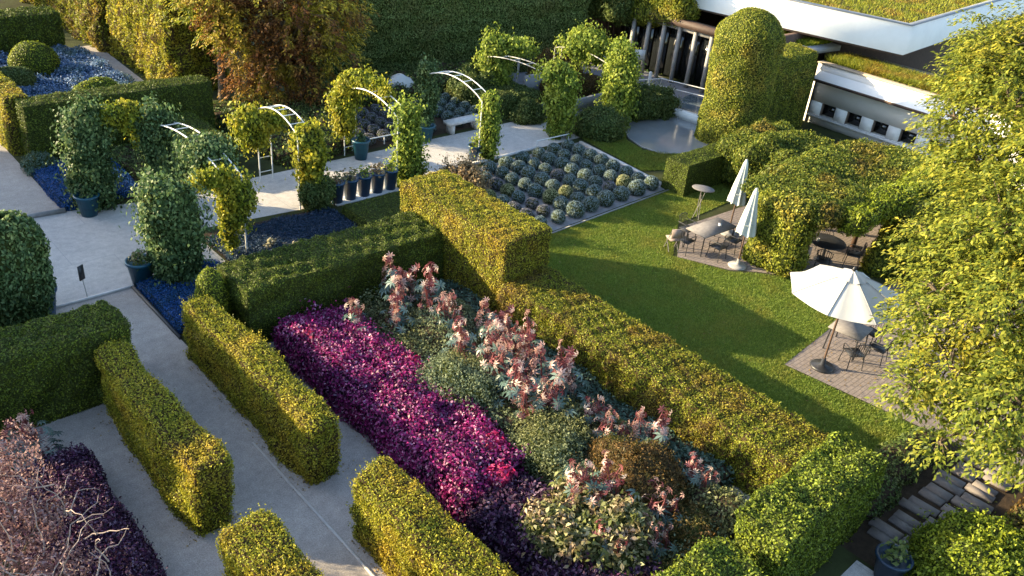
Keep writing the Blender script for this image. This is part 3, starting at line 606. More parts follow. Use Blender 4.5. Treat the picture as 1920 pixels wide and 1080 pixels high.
# ------------------------------------------------------------------ clipped cushions (santolina balls)
def cushion(mat, seed):
    sh = ell_shell((0, 0, .2), (.275, .275, .27), 18, 11, .02, 3, seed); sh = [(np.c_[s[0][:, :2], np.maximum(s[0][:, 2], 0)], s[1], 0, None) for s in sh]
    return mesh('clipped_cushion', sh + scatter(sh, 1500, .05, -.01, .03, jit=.8), [CORE, mat])
cz = [cushion(G['cabbage'], 1), cushion(G['cabbagep'], 2), cushion(G['cabbagey'], 3)]
fresh = [True] * 3
rows = ['front row by the lawn', 'second row from the lawn', 'third row from the lawn', 'fourth row from the lawn', 'fifth row from the lawn', 'sixth row from the lawn', 'seventh row from the lawn', 'farthest row from the lawn']
cols = ['first from the left', 'second from the left', 'third from the left', 'fourth from the left', 'fourth from the right', 'third from the right', 'second from the right', 'first from the right']
kn = ['blue green', 'purple grey', 'yellow green']
yel = {(2, 2), (0, 4), (1, 4), (3, 2), (6, 1)}
for j in range(8):
    for i in range(8):
        k = 2 if (i, j) in yel else (1 if i < 2 and (j % 3) or (i, j) in ((4, 4), (5, 1)) else 0)
        if k == 1 and i > 5 and j < 2: k = 0
        x = 19.55 + i * .90 + .05 * math.sin(j * 3 + i); y = 18.4 + j * .66 + .03 * i + .02 * math.sin(i * 5 + j)
        s = (1.12 if j == 0 and i > 1 else 1.0) * (1 + .07 * math.sin(i * 3.3 + j * 7.1)); s *= .92 if i < 2 else 1
        if fresh[k]: o = cz[k]; fresh[k] = False
        else: o = cz[k].copy(); COL.objects.link(o)
        o.location = (x, y, 0); o.scale = (s, s, s * 1.02); o.rotation_euler = (0, 0, i + j * 2.1)
        tag(o, '%s cushion plant, %s, %s' % (kn[k], rows[j], cols[i]), 'cushion plant', 'clipped cushion plants in the gravel bed')
ORD = ['first', 'second', 'third', 'fourth', 'fifth', 'sixth', 'seventh', 'eighth', 'ninth']
for j in range(5):
    for i in range(9):
        x = 18.9 + i * .78; y = 27.9 + j * .7 + (i % 2) * .1
        if 22.2 < x < 22.9: continue
        k = 1 if x < 22 else 0
        o = cz[k].copy(); COL.objects.link(o); o.location = (x, y, 0); o.scale = (.95,) * 3
        bi = i if k else i - 4
        tag(o, '%s cushion plant behind the %s, %s row, %s from the left' % ('purple grey' if k else 'blue green', 'third arch' if k else 'bench', ORD[j], ORD[bi]), 'cushion plant', 'cushion plants behind the third arch' if k else 'cushion plants behind the bench')

# ------------------------------------------------------------------ arches
def bez_arch(x, y0, y1, h, rise):
    pts = [(x, y0, z) for z in (0, h * .33, h * .66, h)]
    for t in np.linspace(0, 1, 13)[1:-1]: pts.append((x, y0 + (y1 - y0) * t, h + rise * math.sin(math.pi * t) ** .8))
    return pts + [(x, y1, z) for z in (h, h * .66, h * .33, 0)]
def arch(label, x, y0, y1, h=2.65, rise=.45, w=.5, mat=WMETAL):
    t = thing('garden_arch', label, 'arch', (x, (y0 + y1) / 2, 0), 0, 'white metal arches over the walk')
    a = (y1 - y0) / 2
    for s in (-1, 1): mesh('hoop', tube(bez_arch(s * w / 2, -a, a, h, rise), .024, 6), [mat], t)
    for k in range(1, 6):
        q = -a + 2 * a * k / 6; z = h + rise * math.sin(math.pi * k / 6) ** .8
        mesh('cross_bar', tube([(-w / 2, q, z), (w / 2, q, z)], .016, 5), [mat], t)
    for yy in (-a, a):
        for z in (.35, .9, 1.5, 2.1): mesh('cross_bar', tube([(-w / 2, yy, z), (w / 2, yy, z)], .016, 5), [mat], t)
    return t
arch('white arch of the vine pavilion nearest the plaza, its bars bare between two leafy masses', 10.15, 21.9, 26.9)
arch('second white arch over the walk, left of the five blue pots', 13.65, 23.9, 26.7)
arch('third white arch over the walk, right of the five blue pots', 17.6, 23.8, 27.3)
arch('bare white arch over the walk beside the bench', 21.9, 24.2, 27.9, 2.5, .5)
arch('fifth arch of thin weathered metal at the far end of the walk', 26.9, 24.6, 29.6, 2.3, .3, .5, GMETAL)
arch('farthest arch under two lime vine crowns', 30.9, 25.4, 29.2, 2.4, .3, .5, GMETAL)

def vine(label, paths, mat, dens=420, L=.13, amp=.10, droop=1.0, shoots=22, core=CORE, loose=1.0):
    """woody inner mass plus many overlapping drooping clumps of leaves, so that the outline stays ragged"""
    ch = []
    for k, (pts, rad) in enumerate(paths):
        pts = np.asarray(pts, float); rad = np.asarray(rad, float)
        sh = sweep_shell(pts, rad * .74, 12, amp, 2.6, k * 3)
        sh = [(np.c_[s_[0][:, :2], np.maximum(s_[0][:, 2], 0)], s_[1], 0, None) for s_ in sh]
        mid = np.mean(pts, axis=0)
        ch += sh + scatter(sh, dens, L, -.02, .12, droop=droop, jit=1.15, flip=mid, wid=.65)
        D = np.r_[0, np.cumsum(np.linalg.norm(np.diff(pts, axis=0), axis=1))]; n = int(46 * D[-1] * max(.35, rad.mean()) / .6) + 6
        t = rng.uniform(0, D[-1], n); P = np.stack([np.interp(t, D, pts[:, q]) for q in range(3)], 1); R0 = np.interp(t, D, rad)
        dr = nrm(rng.normal(size=(n, 3)) * [1, 1, .55]); c = P + dr * (R0 * rng.uniform(.55, 1.12, n) ** 1.0)[:, None]
        m = 26; sz = (rng.uniform(.07, .17, n) * (.7 + R0 * .6))[:, None, None]
        Q = c[:, None] + rng.normal(size=(n, m, 3)) * sz * [1, 1, 1.25] + dr[:, None] * .05
        Q[..., 2] -= rng.random((n, m)) * .10
        N = nrm(np.repeat(dr, m, axis=0) + [0, 0, .35]); Q = Q.reshape(-1, 3); Q[:, 2] = np.maximum(Q[:, 2], .04)
        ch.append(leaves(Q, N, L, .65, droop, .9))
        # trailing shoots
        for _ in range(int(n * .35)):
            a = c[rng.integers(n)]; o_ = nrm(rng.normal(size=3) * [1, 1, .3]); ln = rng.uniform(.15, .45); w = np.linspace(0, 1, 7)[:, None]
            S_ = a + o_ * ln * w + np.array([0, 0, 1]) * (.12 * w - .45 * w * w) * ln * 1.6; S_[:, 2] = np.maximum(S_[:, 2], .04)
            ch.append(leaves(S_, np.tile(nrm(o_ + [0, 0, .6]), (7, 1)), L * .85, .6, droop, .7))
    o = mesh('climbing_vine', ch, [core, mat])
    return tag(o, label, 'climbing plant', 'vines on the arches')
vd, vg, vl = G['vinedark'], G['vinegold'], G['vinelime']
vine('thick green vine column above a blue pot, far left of the pavilion', [([(7.95, 27.6, .1), (7.95, 27.6, .9), (8.0, 27.6, 2.2), (8.05, 27.6, 2.9), (8.0, 27.6, 3.35)], [.64, .74, .78, .74, .35])], vd, 600, .12)
vine('yellow vine hanging from the pavilion crossbar between two green columns', [([(8.5, 27.4, 3.0), (9.2, 27.2, 3.1), (9.7, 27.0, 3.0)], [.3, .32, .3]), ([(9.3, 27.2, 3.0), (9.4, 27.1, 2.2)], [.3, .14])], vg, 420, .12)
vine('green vine column at the back of the pavilion, wide pale crown', [([(10.0, 26.9, .2), (10.0, 26.9, 1.5), (9.95, 26.9, 2.5), (9.9, 26.8, 3.2)], [.42, .55, .66, .55])], vd, 520, .12)
vine('dome of green vine hanging over the middle of the pavilion arch', [([(10.15, 24.2, 2.8), (10.15, 23.5, 2.75), (10.1, 22.8, 2.5)], [.55, .72, .55]), ([(10.15, 23.6, 2.9), (10.2, 23.3, 1.9)], [.6, .4])], vd, 520, .12)
vine('largest dark green vine column, standing at the front of the pavilion', [([(8.1, 21.6, .05), (8.1, 21.6, 1.0), (8.1, 21.6, 2.2), (8.15, 21.7, 3.0)], [.80, .86, .88, .72])], vd, 620, .12)
vine('yellow green vine on the white trellis legs right of the largest column', [([(10.2, 21.95, 1.1), (10.3, 21.95, 1.9), (10.3, 21.95, 2.5)], [.28, .42, .36]), ([(9.9, 21.9, .6), (9.9, 21.9, 2.4), (9.5, 21.9, 2.8)], [.12, .2, .2]), ([(8.9, 21.8, 2.8), (9.9, 21.8, 2.85)], [.16, .18])], vg, 420, .11)
vine('golden vine clump on the rear leg of the second arch', [([(13.2, 26.6, 1.5), (13.0, 26.5, 2.2), (12.9, 26.3, 2.85)], [.35, .62, .5]), ([(13.5, 26.4, 2.3), (14.2, 26.6, 2.2)], [.42, .3])], vg, 380, .13)
vine('golden vine on the front leg of the second arch, tapering to a thin stem', [([(13.9, 23.9, .3), (13.9, 23.9, 1.2), (13.85, 23.95, 2.0), (13.8, 24.0, 2.9)], [.14, .38, .62, .42])], vg, 400, .13)
vine('vine over the rear leg of the third arch, gold left side and green crown', [([(17.4, 27.4, .9), (17.4, 27.4, 1.8), (17.4, 27.3, 2.7)], [.3, .5, .55]), ([(17.2, 27.4, 2.8), (17.7, 26.9, 3.15), (17.9, 26.0, 3.15), (17.85, 25.0, 3.05)], [.35, .42, .3, .22])], vg, 400, .12)
vine('tall yellow green vine column right of the five blue pots', [([(17.9, 23.75, .05), (17.95, 23.75, .8), (17.85, 23.8, 1.8), (17.8, 23.85, 3.05)], [.5, .56, .44, .5])], vl, 420, .13)
vine('narrow green vine on the rear leg of the bare white arch', [([(21.8, 27.9, .4), (21.8, 27.9, 1.6), (21.75, 27.9, 3.0)], [.28, .42, .3])], vd, 420, .12)
vine('narrow green vine on the front leg of the bare white arch', [([(22.1, 24.2, .05), (22.1, 24.2, 1.4), (22.05, 24.2, 2.75)], [.28, .36, .30])], vl, 300, .12)
vine('lime vine on the rear leg of the fifth arch with a broad sunlit crown', [([(27.3, 29.8, .2), (27.3, 29.8, 1.8), (27.2, 29.7, 3.1)], [.6, .8, .6]), ([(27.7, 29.3, 2.7), (28.3, 28.6, 2.9)], [.55, .4])], vl, 380, .14)
vine('lime vine with ragged sunlit crown on the front leg of the fifth arch', [([(26.7, 24.7, .1), (26.7, 24.7, 1.5), (26.7, 24.8, 2.6)], [.45, .62, .7]), ([(26.2, 25.4, 2.9), (26.8, 24.6, 2.6)], [.55, .6])], vl, 380, .14)
vine('wide lime vine crown on the rear side of the farthest arch', [([(30.6, 28.3, 2.9), (31.2, 27.4, 2.9), (31.4, 26.6, 2.6)], [.8, .9, .7])], vl, 380, .15)
vine('tall lime vine column on the front leg of the farthest arch', [([(30.4, 24.6, .05), (30.6, 24.8, 1.2), (31.1, 25.2, 2.4), (31.3, 25.4, 3.3)], [.8, .85, .8, .55])], vl, 420, .14)
# potted climber at the left edge
t = thing('potted_climber', 'huge dark green potted climber cut by the left edge of the picture', 'plant', (4.0, 21.75, 0))
sh = sweep_shell([(0, 0, .1), (0, 0, 1.0), (0, 0, 2.1), (0, 0, 2.95)], [.62, .88, .92, .55], 20, .1, 2.2, 3)
mesh('foliage', sh + scatter(sh, 620, .12, -.04, .1, droop=1.0, jit=.9, flip=np.array([0, 0, 1.5])), [CORE, vd], t)
mesh('pot', lathe([(.34, 0), (.46, .75), (.50, .78), (.50, .84), (.42, .84)], 24, c=(.45, -.1, 0)), [POTN], t)

# pots ------------------------------------------------------------------------
def potted(label, x, y, h=.68, mat=POT, leaf=vl, rr=.30, fol=.28, group=None, n=90):
    t = thing('potted_plant', label, 'potted plant', (x, y, 0), rng.uniform(0, 6), group)
    mesh('pot', lathe([(0, 0), (rr * .68, 0), (rr * .96, h * .9), (rr * 1.08, h * .91), (rr * 1.08, h), (rr * .92, h), (rr * .9, h * .9), (0, h * .9)], 22), [mat], t, smooth=False)
    P = nrm(rng.normal(size=(n, 3)) + [0, 0, .5]) * fol * rng.uniform(.3, 1.1, (n, 1)) + [0, 0, h + .05]
    st = []
    for k in range(6): st += tube([(0, 0, h * .9), P[k]], np.array([.012, .006]), 4)
    mesh('foliage', st + [leaves(P, nrm(P - [0, 0, h - .2]), .14, .55, .1, .8)], [BRANCH, leaf], t)
    return t
potted('teal pot in front of the far left vine column', 7.55, 27.0, .72, POT, vd, .36, .3)
potted('dark blue pot with yellow green plant at the plaza corner by the blue bed', 7.2, 21.9, .78, POT, G['cream'], .36, .28)
potted('blue pot under the rear vine of the third arch', 17.75, 26.75, .8, POT, vd, .34, .2)
potted('blue pot beside the rear leg of the bare white arch', 21.2, 27.1, .7, POT, vd, .36, .3)
potted('slim dark pot with green plant at the front leg of the bare white arch', 21.6, 24.4, .65, POTN, vl, .26, .32)
for i, x in enumerate((14.75, 15.3, 15.88, 16.45, 17.02)):
    potted(['navy pot with cream flowers, first from the left in the row of five', 'navy pot with yellow rosette, second from the left in the row of five', 'navy pot with lime plant, middle one of the row of five', 'navy pot with pinkish plant, fourth from the left in the row of five', 'navy pot partly behind the tall vine, last of the row of five'][i], x, 23.72, .82, POTN, [G['cream'], G['cream'], vl, G['straw'], vl][i], .27, .33, 'five navy pots in a row')
tag(mesh('plinth', box(14.6, 17.3, 23.45, 23.98, 0, .05), [KERB]), 'pale low plinth under the five navy pots', 'plinth')
potted('dark blue pot at the bottom edge near the stone steps', 14.55, 3.0, .62, POTD, G['ivy'], .34, .30)
def rosette(x, y, z):
    P = np.array([(0, 0, z)]) + np.clip(rng.normal(size=(70, 3)), -1.4, 1.4) * [.06, .06, .03]; P[:, 2] = np.maximum(P[:, 2], .1)
    return mesh('rosette_plant', [leaves(P, nrm(P - [0, 0, z - .15]), .10, .5, 0, .7, m=0)], [G['pale']])
ros = rosette(0, 0, .24)
for k in range(14):
    o = ros if k == 0 else ros.copy()
    if k: COL.objects.link(o)
    o.location = (11.0 + k * .19, 21.7 - k * .09 + .25 * math.sin(k * 2.4), 0); o.rotation_euler = (0, 0, k * 1.1); o.scale = (1 + .3 * math.sin(k * 1.7),) * 3
    tag(o, 'small pale rosette plant in the diagonal drift across the navy bed', 'plant', 'pale rosette plants in the navy bed')

# bench, sign, rails, walls -----------------------------------------------------
t = thing('bench', 'pale stone bench on two legs beside the bare white arch', 'bench', (23.4, 27.3, 0), .02)
mesh('seat', box(-.95, .95, -.24, .24, .42, .55), [KERB], t)
for s in (-1, 1): mesh('leg', box(s * .7 - .08, s * .7 + .08, -.2, .2, 0, .42), [KERB], t)
t = thing('garden_sign', 'small dark plaque on a leaning stake at the plaza edge', 'sign', (5.72, 21.95, 0), .5)
mesh('stake', tube([(0, 0, 0), (-.04, .03, .75)], .012, 6), [GMETAL], t); mesh('plaque', box(-.15, .03, -.015, .015, .62, 1.05), [DARKM], t)
tag(mesh('covered_furniture', ell_shell((23.6, 32.4, .35), (.85, .6, .7), 20, 12, .07, 2.2, 1), [FABRIC], smooth=True), 'white cloth covered heap at the foot of the ivy wall', 'cover')
def rail(label, pts, h=.9, step=1.1, bars=(1.0,), mat=WMETAL, rr=.025):
    t = thing('railing', label, 'railing', (pts[0][0], pts[0][1], 0)); o = np.array([pts[0][0], pts[0][1]])
    for a, b in zip(pts[:-1], pts[1:]):
        a = np.array(a) - o; b = np.array(b) - o; n = max(1, int(np.linalg.norm(b - a) / step))
        for k in bars: mesh('rail', tube([(*a, h * k), (*b, h * k)], rr, 6), [mat], t)
        for i in range(n + 1): p = a + (b - a) * i / n; mesh('post', tube([(*p, 0), (*p, h)], rr, 6), [mat], t)
rail('white railing in front of the entrance columns, bent at a corner', [(33.9, 27.2), (36.2, 26.6), (37.0, 24.0), (37.4, 21.8)], .85, 1.6, (1.0, .55))
rail('thin white rail across the bed behind the third arch', [(17.9, 27.6), (21.0, 27.6)], .35, 1.5)
rail('low white rail at the end of the arch walk', [(24.9, 24.15), (26.8, 24.1)], .3, 1.0)
tag(mesh('retaining_wall', box(28.9, 33.5, 26.8, 27.0, 0, .55, ang=.08), [CONC]), 'low pale terrace wall behind the lime vines, nearer one', 'wall')
tag(mesh('retaining_wall', box(28.9, 33.5, 29.4, 29.6, 0, 1.15, ang=.08), [CONC]), 'low grey terrace wall behind the lime vines, farther one', 'wall')
for x, y, h, lab in ((30.6, 31.6, 1.5, 'pale bollard light at the ivy wall, right one'), (29.4, 32.1, 1.0, 'pale bollard light at the ivy wall, left one')):
    t = thing('bollard_light', lab, 'lamp', (x, y, 0), 0, 'bollard lights'); mesh('post', lathe([(.06, 0), (.06, h - .2)], 12), [GMETAL], t); mesh('lamp_head', lathe([(0.06, h - .2), (.09, h - .19), (.09, h), (0, h + .02)], 12), [KERB], t)
tag(mesh('path_edge_kerb', box(20.5, 24.8, 24.0, 24.12, 0, .08), [KERB]), 'pale kerb where walk and cushion bed meet', 'kerb')

# pale curved basin
cb = [(31.7, 24.9), (30.4, 24.0), (29.5, 22.9), (29.15, 21.8), (29.3, 20.9), (30.0, 20.45), (31.2, 20.3), (32.4, 20.5), (34.1, 21.3), (34.9, 24.4)]
struct(mesh('basin_water', [([(x, y, .02) for x, y in cb], [tuple(range(len(cb)))], 0, None)], [POOL]))
t = thing('pool_wall', 'white coping wall along the far side of the pale basin', 'wall', (0, 0, 0))
mesh('coping', box(34.05, 34.45, 20.6, 24.9, .02, .38, ang=.1), [WHITE], t); mesh('rim', tube([(x, y, .03) for x, y in cb[:-1]], .035, 6), [GREYST], t)
struct(mesh('upper_pool_water', [([(34.6, 20.6, .2), (37.3, 20.8, .2), (37.3, 25.4, .2), (35.0, 24.9, .2)], [(0, 1, 2, 3)], 0, None)], [WATER]))
dome('dark bush overhanging the basin below the topiary tower', (34.6, 20.9, .5), (1.0, .9, 1.0), G['ivy'], 700, .09, .12)

# stone steps
t = thing('stone_steps', 'irregular stone slab steps climbing between the shrubs at the lower right', 'steps', (0, 0, 0))
for k in range(13):
    x = 15.35 + k * .36
    yc = 3.25 - .02 * k + .06 * math.sin(k * 2.2); w = .62 + .08 * math.sin(k * 1.7)
    for s in (0, 1):
        a = yc - w + s * w + .015; b = yc + s * w - .015; xo = x + .05 * math.sin(k * 3 + s * 2)
        mesh('slab', box(xo, xo + .27 + .03 * math.sin(k + s), a, b, 0, .05 + .012 * ((k + s) % 3), ang=.04 * math.sin(k * 5 + s)), [SLAB], t)
sheet('garden_bed_soil', [(14.6, 1.8), (20.1, 1.8), (20.1, 4.4), (14.6, 4.4)], .006, SOIL)
sheet('path', [(12.6, 2.2), (14.5, 2.2), (14.5, 3.6), (12.6, 3.6)], .008, PLAZA)
sheet('gravel_landing', [(19.9, 1.6), (24, -2), (28, 4), (21.5, 4.4), (20.0, 3.6)], .016, surf('dark_gravel', (.22, .19, .17), (.15, .13, .12), 4, .9, bump=.6))

# ------------------------------------------------------------------ building
t = thing('modern_building', 'low white modernist building with deep parapet, green roof and glazed entrance', 'building', (0, 0, 0))
A = [(41.4, 16.9), (39.5, 26.8), (38.7, 33.5), (38.2, 41), (75, 41), (75, 19.5), (58, 18.2)]
def inset(P, d, c=(52, 27)):
    return [(x + d * (1 if x < c[0] else -1), y + d * (1 if y < c[1] else -1)) for x, y in P]
par = []
n = len(A)
for i in range(n):
    (x0, y0), (x1, y1) = A[i], A[(i + 1) % n]
I = inset(A, .28)
V = np.array([(x, y, z) for z in (4.0, 5.35) for x, y in A] + [(x, y, z) for z in (4.0, 5.35) for x, y in I])
F = [(i, i + n, (i + 1) % n + n, (i + 1) % n) for i in range(n)] + [(2 * n + i, 2 * n + (i + 1) % n, 3 * n + (i + 1) % n, 3 * n + i) for i in range(n)] + [(n + i, 3 * n + i, 3 * n + (i + 1) % n, n + (i + 1) % n) for i in range(n)]
pr = mesh('parapet', [(V, F, 0, None)], [WHITE], t)
E2 = inset(A, -.03); V2 = np.array([(x, y, z) for z in (5.352, 5.40) for x, y in E2] + [(x, y, z) for z in (5.352, 5.40) for x, y in I])
mesh('coping', [(V2, F, 0, None), (V2, [(i, (i + 1) % n, 2 * n + (i + 1) % n, 2 * n + i) for i in range(n)], 0, None)], [CONC], pr)
rf = mesh('roof', prism(I, 4.02, 5.1), [SOIL, ], t)
IP = [(x, y) for x, y in inset(A, .35)]
gr = blades('roof_grass', IP, 90000, .16, G['goldgreen'], .03, .6); gr.location.z = 5.08; gr.parent = rf
mesh('soffit', prism(inset(A, .06), 3.9, 3.996), [BROWND], t)
mesh('core_wall', prism([(44.2, 18.8), (43.2, 26), (42.6, 40), (73, 40), (73, 20.5), (58, 20)], 0, 3.89), [BROWND], t)
# lower wing: white wall with square openings
xw = 39.95; yw0, yw1 = -3, 20.2; zs = .48; zt = 1.12; ww = .78; pitch = 1.38
lw = []
opens = [(19.45 - k * pitch - ww, 19.45 - k * pitch) for k in range(12)]
th = .34
lw += box(xw, xw + th, yw0, yw1, zt, 2.28); lw += box(xw, xw + th, yw0, yw1, 0, zs)
e = yw1
for a, b in opens:
    lw += box(xw, xw + th, b, e, zs + .002, zt - .002); e = a
lw += box(xw, xw + th, yw0, e, zs + .002, zt - .002)
lw += box(xw + .02, xw + th, yw0, yw1, 2.282, 2.95)
wl = mesh('wing_wall', lw, [WHITE], t)
for a, b in opens:
    f = mesh('window', box(xw + th - .06, xw + th - .02, a + .03, b - .03, zs + .03, zt - .03), [GLASS], t)
    mesh('window_frame', box(xw + .05, xw + th - .02, b - .028, b - .003, zs + .003, zt - .003) + box(xw + .05, xw + th - .02, a + .003, a + .028, zs + .003, zt - .003), [LINING], f)
mesh('window_sill', box(xw - .16, xw + .0, yw0, 20.0, .36, .46), [WHITE], t)
V = np.array([(xw - .55, yw0, 2.30), (xw - .55, 20.0, 2.30), (xw - .02, 20.0, 2.62), (xw - .02, yw0, 2.62), (xw - .55, yw0, 2.22), (xw - .55, 20.0, 2.22), (xw - .02, 20.0, 2.50), (xw - .02, yw0, 2.50)])
mesh('canopy', [(V, [(0, 3, 2, 1), (4, 5, 6, 7), (0, 1, 5, 4), (1, 2, 6, 5), (3, 0, 4, 7)], 0, None)], [WHITE], t)
mesh('canopy_edge', box(xw - .59, xw - .552, yw0, 20.03, 2.19, 2.31), [BROWND], t)
mesh('downpipe', tube([(xw - .05, 20.05, 0), (xw - .05, 20.05, 2.5)], .045, 8), [DARKM], t)
mesh('wing_roof', box(xw + .46, 44.4, yw0, 20.2, 2.5, 2.88), [GRAVEL], t)
mesh('wing_coping', box(xw - .04, xw + .44, yw0, 20.25, 2.952, 3.0), [GRAVEL], t)
g2 = blades('terrace_grass', [(40.5, -2), (43.6, -2), (42.4, 20.1), (40.5, 20.1)], 70000, .32, G['goldgreen'], .03, .6); g2.location.z = 2.88; g2.parent = t
mesh('upper_ledge', box(40.1, 42.6, 20.6, 24.4, 3.2, 3.45, ang=-.1), [CONC], t)
g3 = blades('ledge_grass', [(40.3, 21.2), (42.3, 21.0), (42.3, 24.2), (40.5, 24.2)], 5000, .2, G['bright'], .03, .6); g3.location.z = 3.44; g3.parent = t
# entrance: columns, glazing, beam
for k in range(9):
    y = 22.6 + k * 1.02; x = 38.75 - .04 * k
    mesh('column', box(x - .09, x + .09, y - .09, y + .09, 0, 3.1), [GREYST], t)
    mesh('glazing', box(x + .55, x + .60, y + .05, y + .98, .15, 3.1), [GLASS], t)
mesh('beam', box(38.3, 38.9, 22.3, 31.2, 3.1, 3.45, ang=.03), [BROWND], t)
mesh('fascia', box(38.62, 38.9, 22.3, 31.2, 2.85, 3.1, ang=.03), [GREYST], t)
mesh('side_wall', box(38.6, 44, 21.9, 22.2, 0, 3.88), [BROWND], t)
mesh('wood_cladding', box(36.4, 44, 33.6, 33.9, 0, 4.2), [WOODD], t)
for k in range(10): mesh('door_post', box(36.6 + k * .55, 36.7 + k * .55, 33.4, 33.59, 0, 3.4), [WOODD], t)
mesh('entrance_canopy', box(34.6, 38.0, 31.9, 34.6, 4.35, 4.75), [WHITE], t)
mesh('canopy_leg', box(34.9, 35.1, 33.8, 34.0, 0, 4.34), [GREYST], t)
# ivy hanging over the parapet
sh = box_shell(38.3, 39.6, 27.6, 31.9, 2.9, 6.2, .25, .4, .35, 1.3, 0, 6, bottom=True)
tag(mesh('hanging_ivy', sh + scatter(sh, 420, .13, -.02, .2, droop=1.4, jit=.9) + twigs(sh, 10, .3, leaf=.12), [CORE, G['ivygold']]), 'golden ivy hanging over the entrance parapet', 'climbing plant')
sh = box_shell(37.6, 38.9, 30.9, 34.9, 2.6, 6.4, .25, .4, .35, 1.3, 0, 8, bottom=True)
tag(mesh('hanging_ivy', sh + scatter(sh, 420, .13, -.02, .2, droop=1.4, jit=.9), [CORE, G['ivy']]), 'dark ivy curtain left of the golden ivy over the entrance', 'climbing plant')
t = thing('notice_board', 'pale notice board on a thin post left of the entrance columns', 'sign', (36.6, 28.6, 0), -.6)
mesh('post', tube([(0, 0, 0), (0, 0, 1.3)], .03, 6), [GMETAL], t); mesh('board', box(-.28, .28, -.02, .02, 1.25, 1.8), [KERB], t)
t = thing('bollard_light', 'short pale bollard between notice board and entrance columns', 'lamp', (36.9, 27.9, 0)); mesh('post', lathe([(.09, 0), (.09, .75), (0, .8)], 12), [KERB], t)

# ------------------------------------------------------------------ planted pergola
t = thing('pergola', 'timber pergola roofed with rusty green wisteria beside the closed parasols', 'pergola', (0, 0, 0))
for x in (24.7, 28.4, 32.2):
    for y in (11.2, 13.0): mesh('post', box(x - .07, x + .07, y - .07, y + .07, 0, 2.01), [WOODD], t)
for y in (11.2, 13.0): mesh('beam', box(24.6, 32.5, y - .06, y + .06, 2.02, 2.16), [WOODD], t)
def rooffol(label, x0, x1, y0, y1, z0, z1, mat, o, amp=.18, dens=560, L=.10, r=.3, droop=.8):
    sh = box_shell(x0, x1, y0, y1, z0, z1, .25, r, amp, 1.5, 0, o, bottom=True)
    return tag(mesh('wisteria', sh + scatter(sh, dens, L, -.03, .14, droop=droop, jit=.9) + twigs(sh, 14, .2, leaf=L), [CORE, mat]), label, 'climbing plant')
rooffol('rusty green wisteria spread over the pergola roof', 24.2, 32.6, 10.6, 13.9, 2.15, 2.5, G['perg'], 3)
rooffol('golden green wisteria column on the left leg of the pergola', 23.85, 24.85, 11.1, 12.9, 0, 2.5, G['ivygold'], 5, .2)
rooffol('lime green wisteria hanging along the front edge of the pergola', 25.0, 32.6, 9.8, 10.8, 1.95, 2.6, G['bright'], 7, .2)
rooffol('sunlit wisteria thicket on the right part of the pergola behind the open parasol', 27.4, 32.6, 7.4, 10.2, 0, 2.4, G['tree'], 9, .3)
rooffol('broad dark vine covered mound between topiary tower and pergola', 28.4, 32.8, 14.6, 17.6, 0, 2.05, G['perg'], 11, .25, r=.8)

# ------------------------------------------------------------------ parasols
def canopy_open(R_, n, drop, sub=6):
    V = []; 
    for i in range(n * 4):
        a = i / (n * 4) * 2 * math.pi; f = (i % 4) / 4; k = math.cos(math.pi / n) / math.cos((f - .5) * 2 * math.pi / n) - .02 * math.sin(math.pi * f)
        for j in range(sub + 1): q = j / sub; V.append((R_ * k * q * math.cos(a), R_ * k * q * math.sin(a), -drop * q ** 1.15 - (.06 * math.sin(math.pi * f) * q if True else 0)))
    m = n * 4; s = sub + 1
    F = [(i * s + j, i * s + j + 1, ((i + 1) % m) * s + j + 1, ((i + 1) % m) * s + j) for i in range(m) for j in range(sub)]
    return [(np.array(V), np.array(F), 0, None)]
t = thing('parasol', 'large open white parasol over a table on the brick patio', 'parasol', (20.35, 7.8, 0), .2)
mesh('pole', tube([(0, 0, 0), (0, 0, 2.95)], .03, 10), [WOODD], t)
mesh('base', lathe([(0, 0), (.32, 0), (.34, .03), (.30, .08), (.08, .12), (.05, .3), (0, .3)], 24), [DARKM], t)
can = mesh('canopy', canopy_open(1.55, 8, .62), [FABRIC], t, loc=(.0, 0, 3.02))
v = mesh('vent', canopy_open(.42, 8, .16, 3), [FABRIC], can, loc=(0, 0, .07))
mesh('finial', lathe([(0, 0), (.04, 0), (.05, .05), (.02, .12), (0, .13)], 12), [DARKM], can, loc=(0, 0, .06))
for k in range(8):
    a = k * math.pi / 4; mesh('seam', tube([(q * 1.55 * math.cos(a), q * 1.55 * math.sin(a), -.62 * q ** 1.15 + .004) for q in np.linspace(.25, 1, 7)], .009, 5), [SEAM], can)
    mesh('rib', tube([(.03 * math.cos(a), .03 * math.sin(a), -.05), (1.5 * math.cos(a), 1.55 * math.sin(a), -.66)], .011, 5), [WOODD], can)
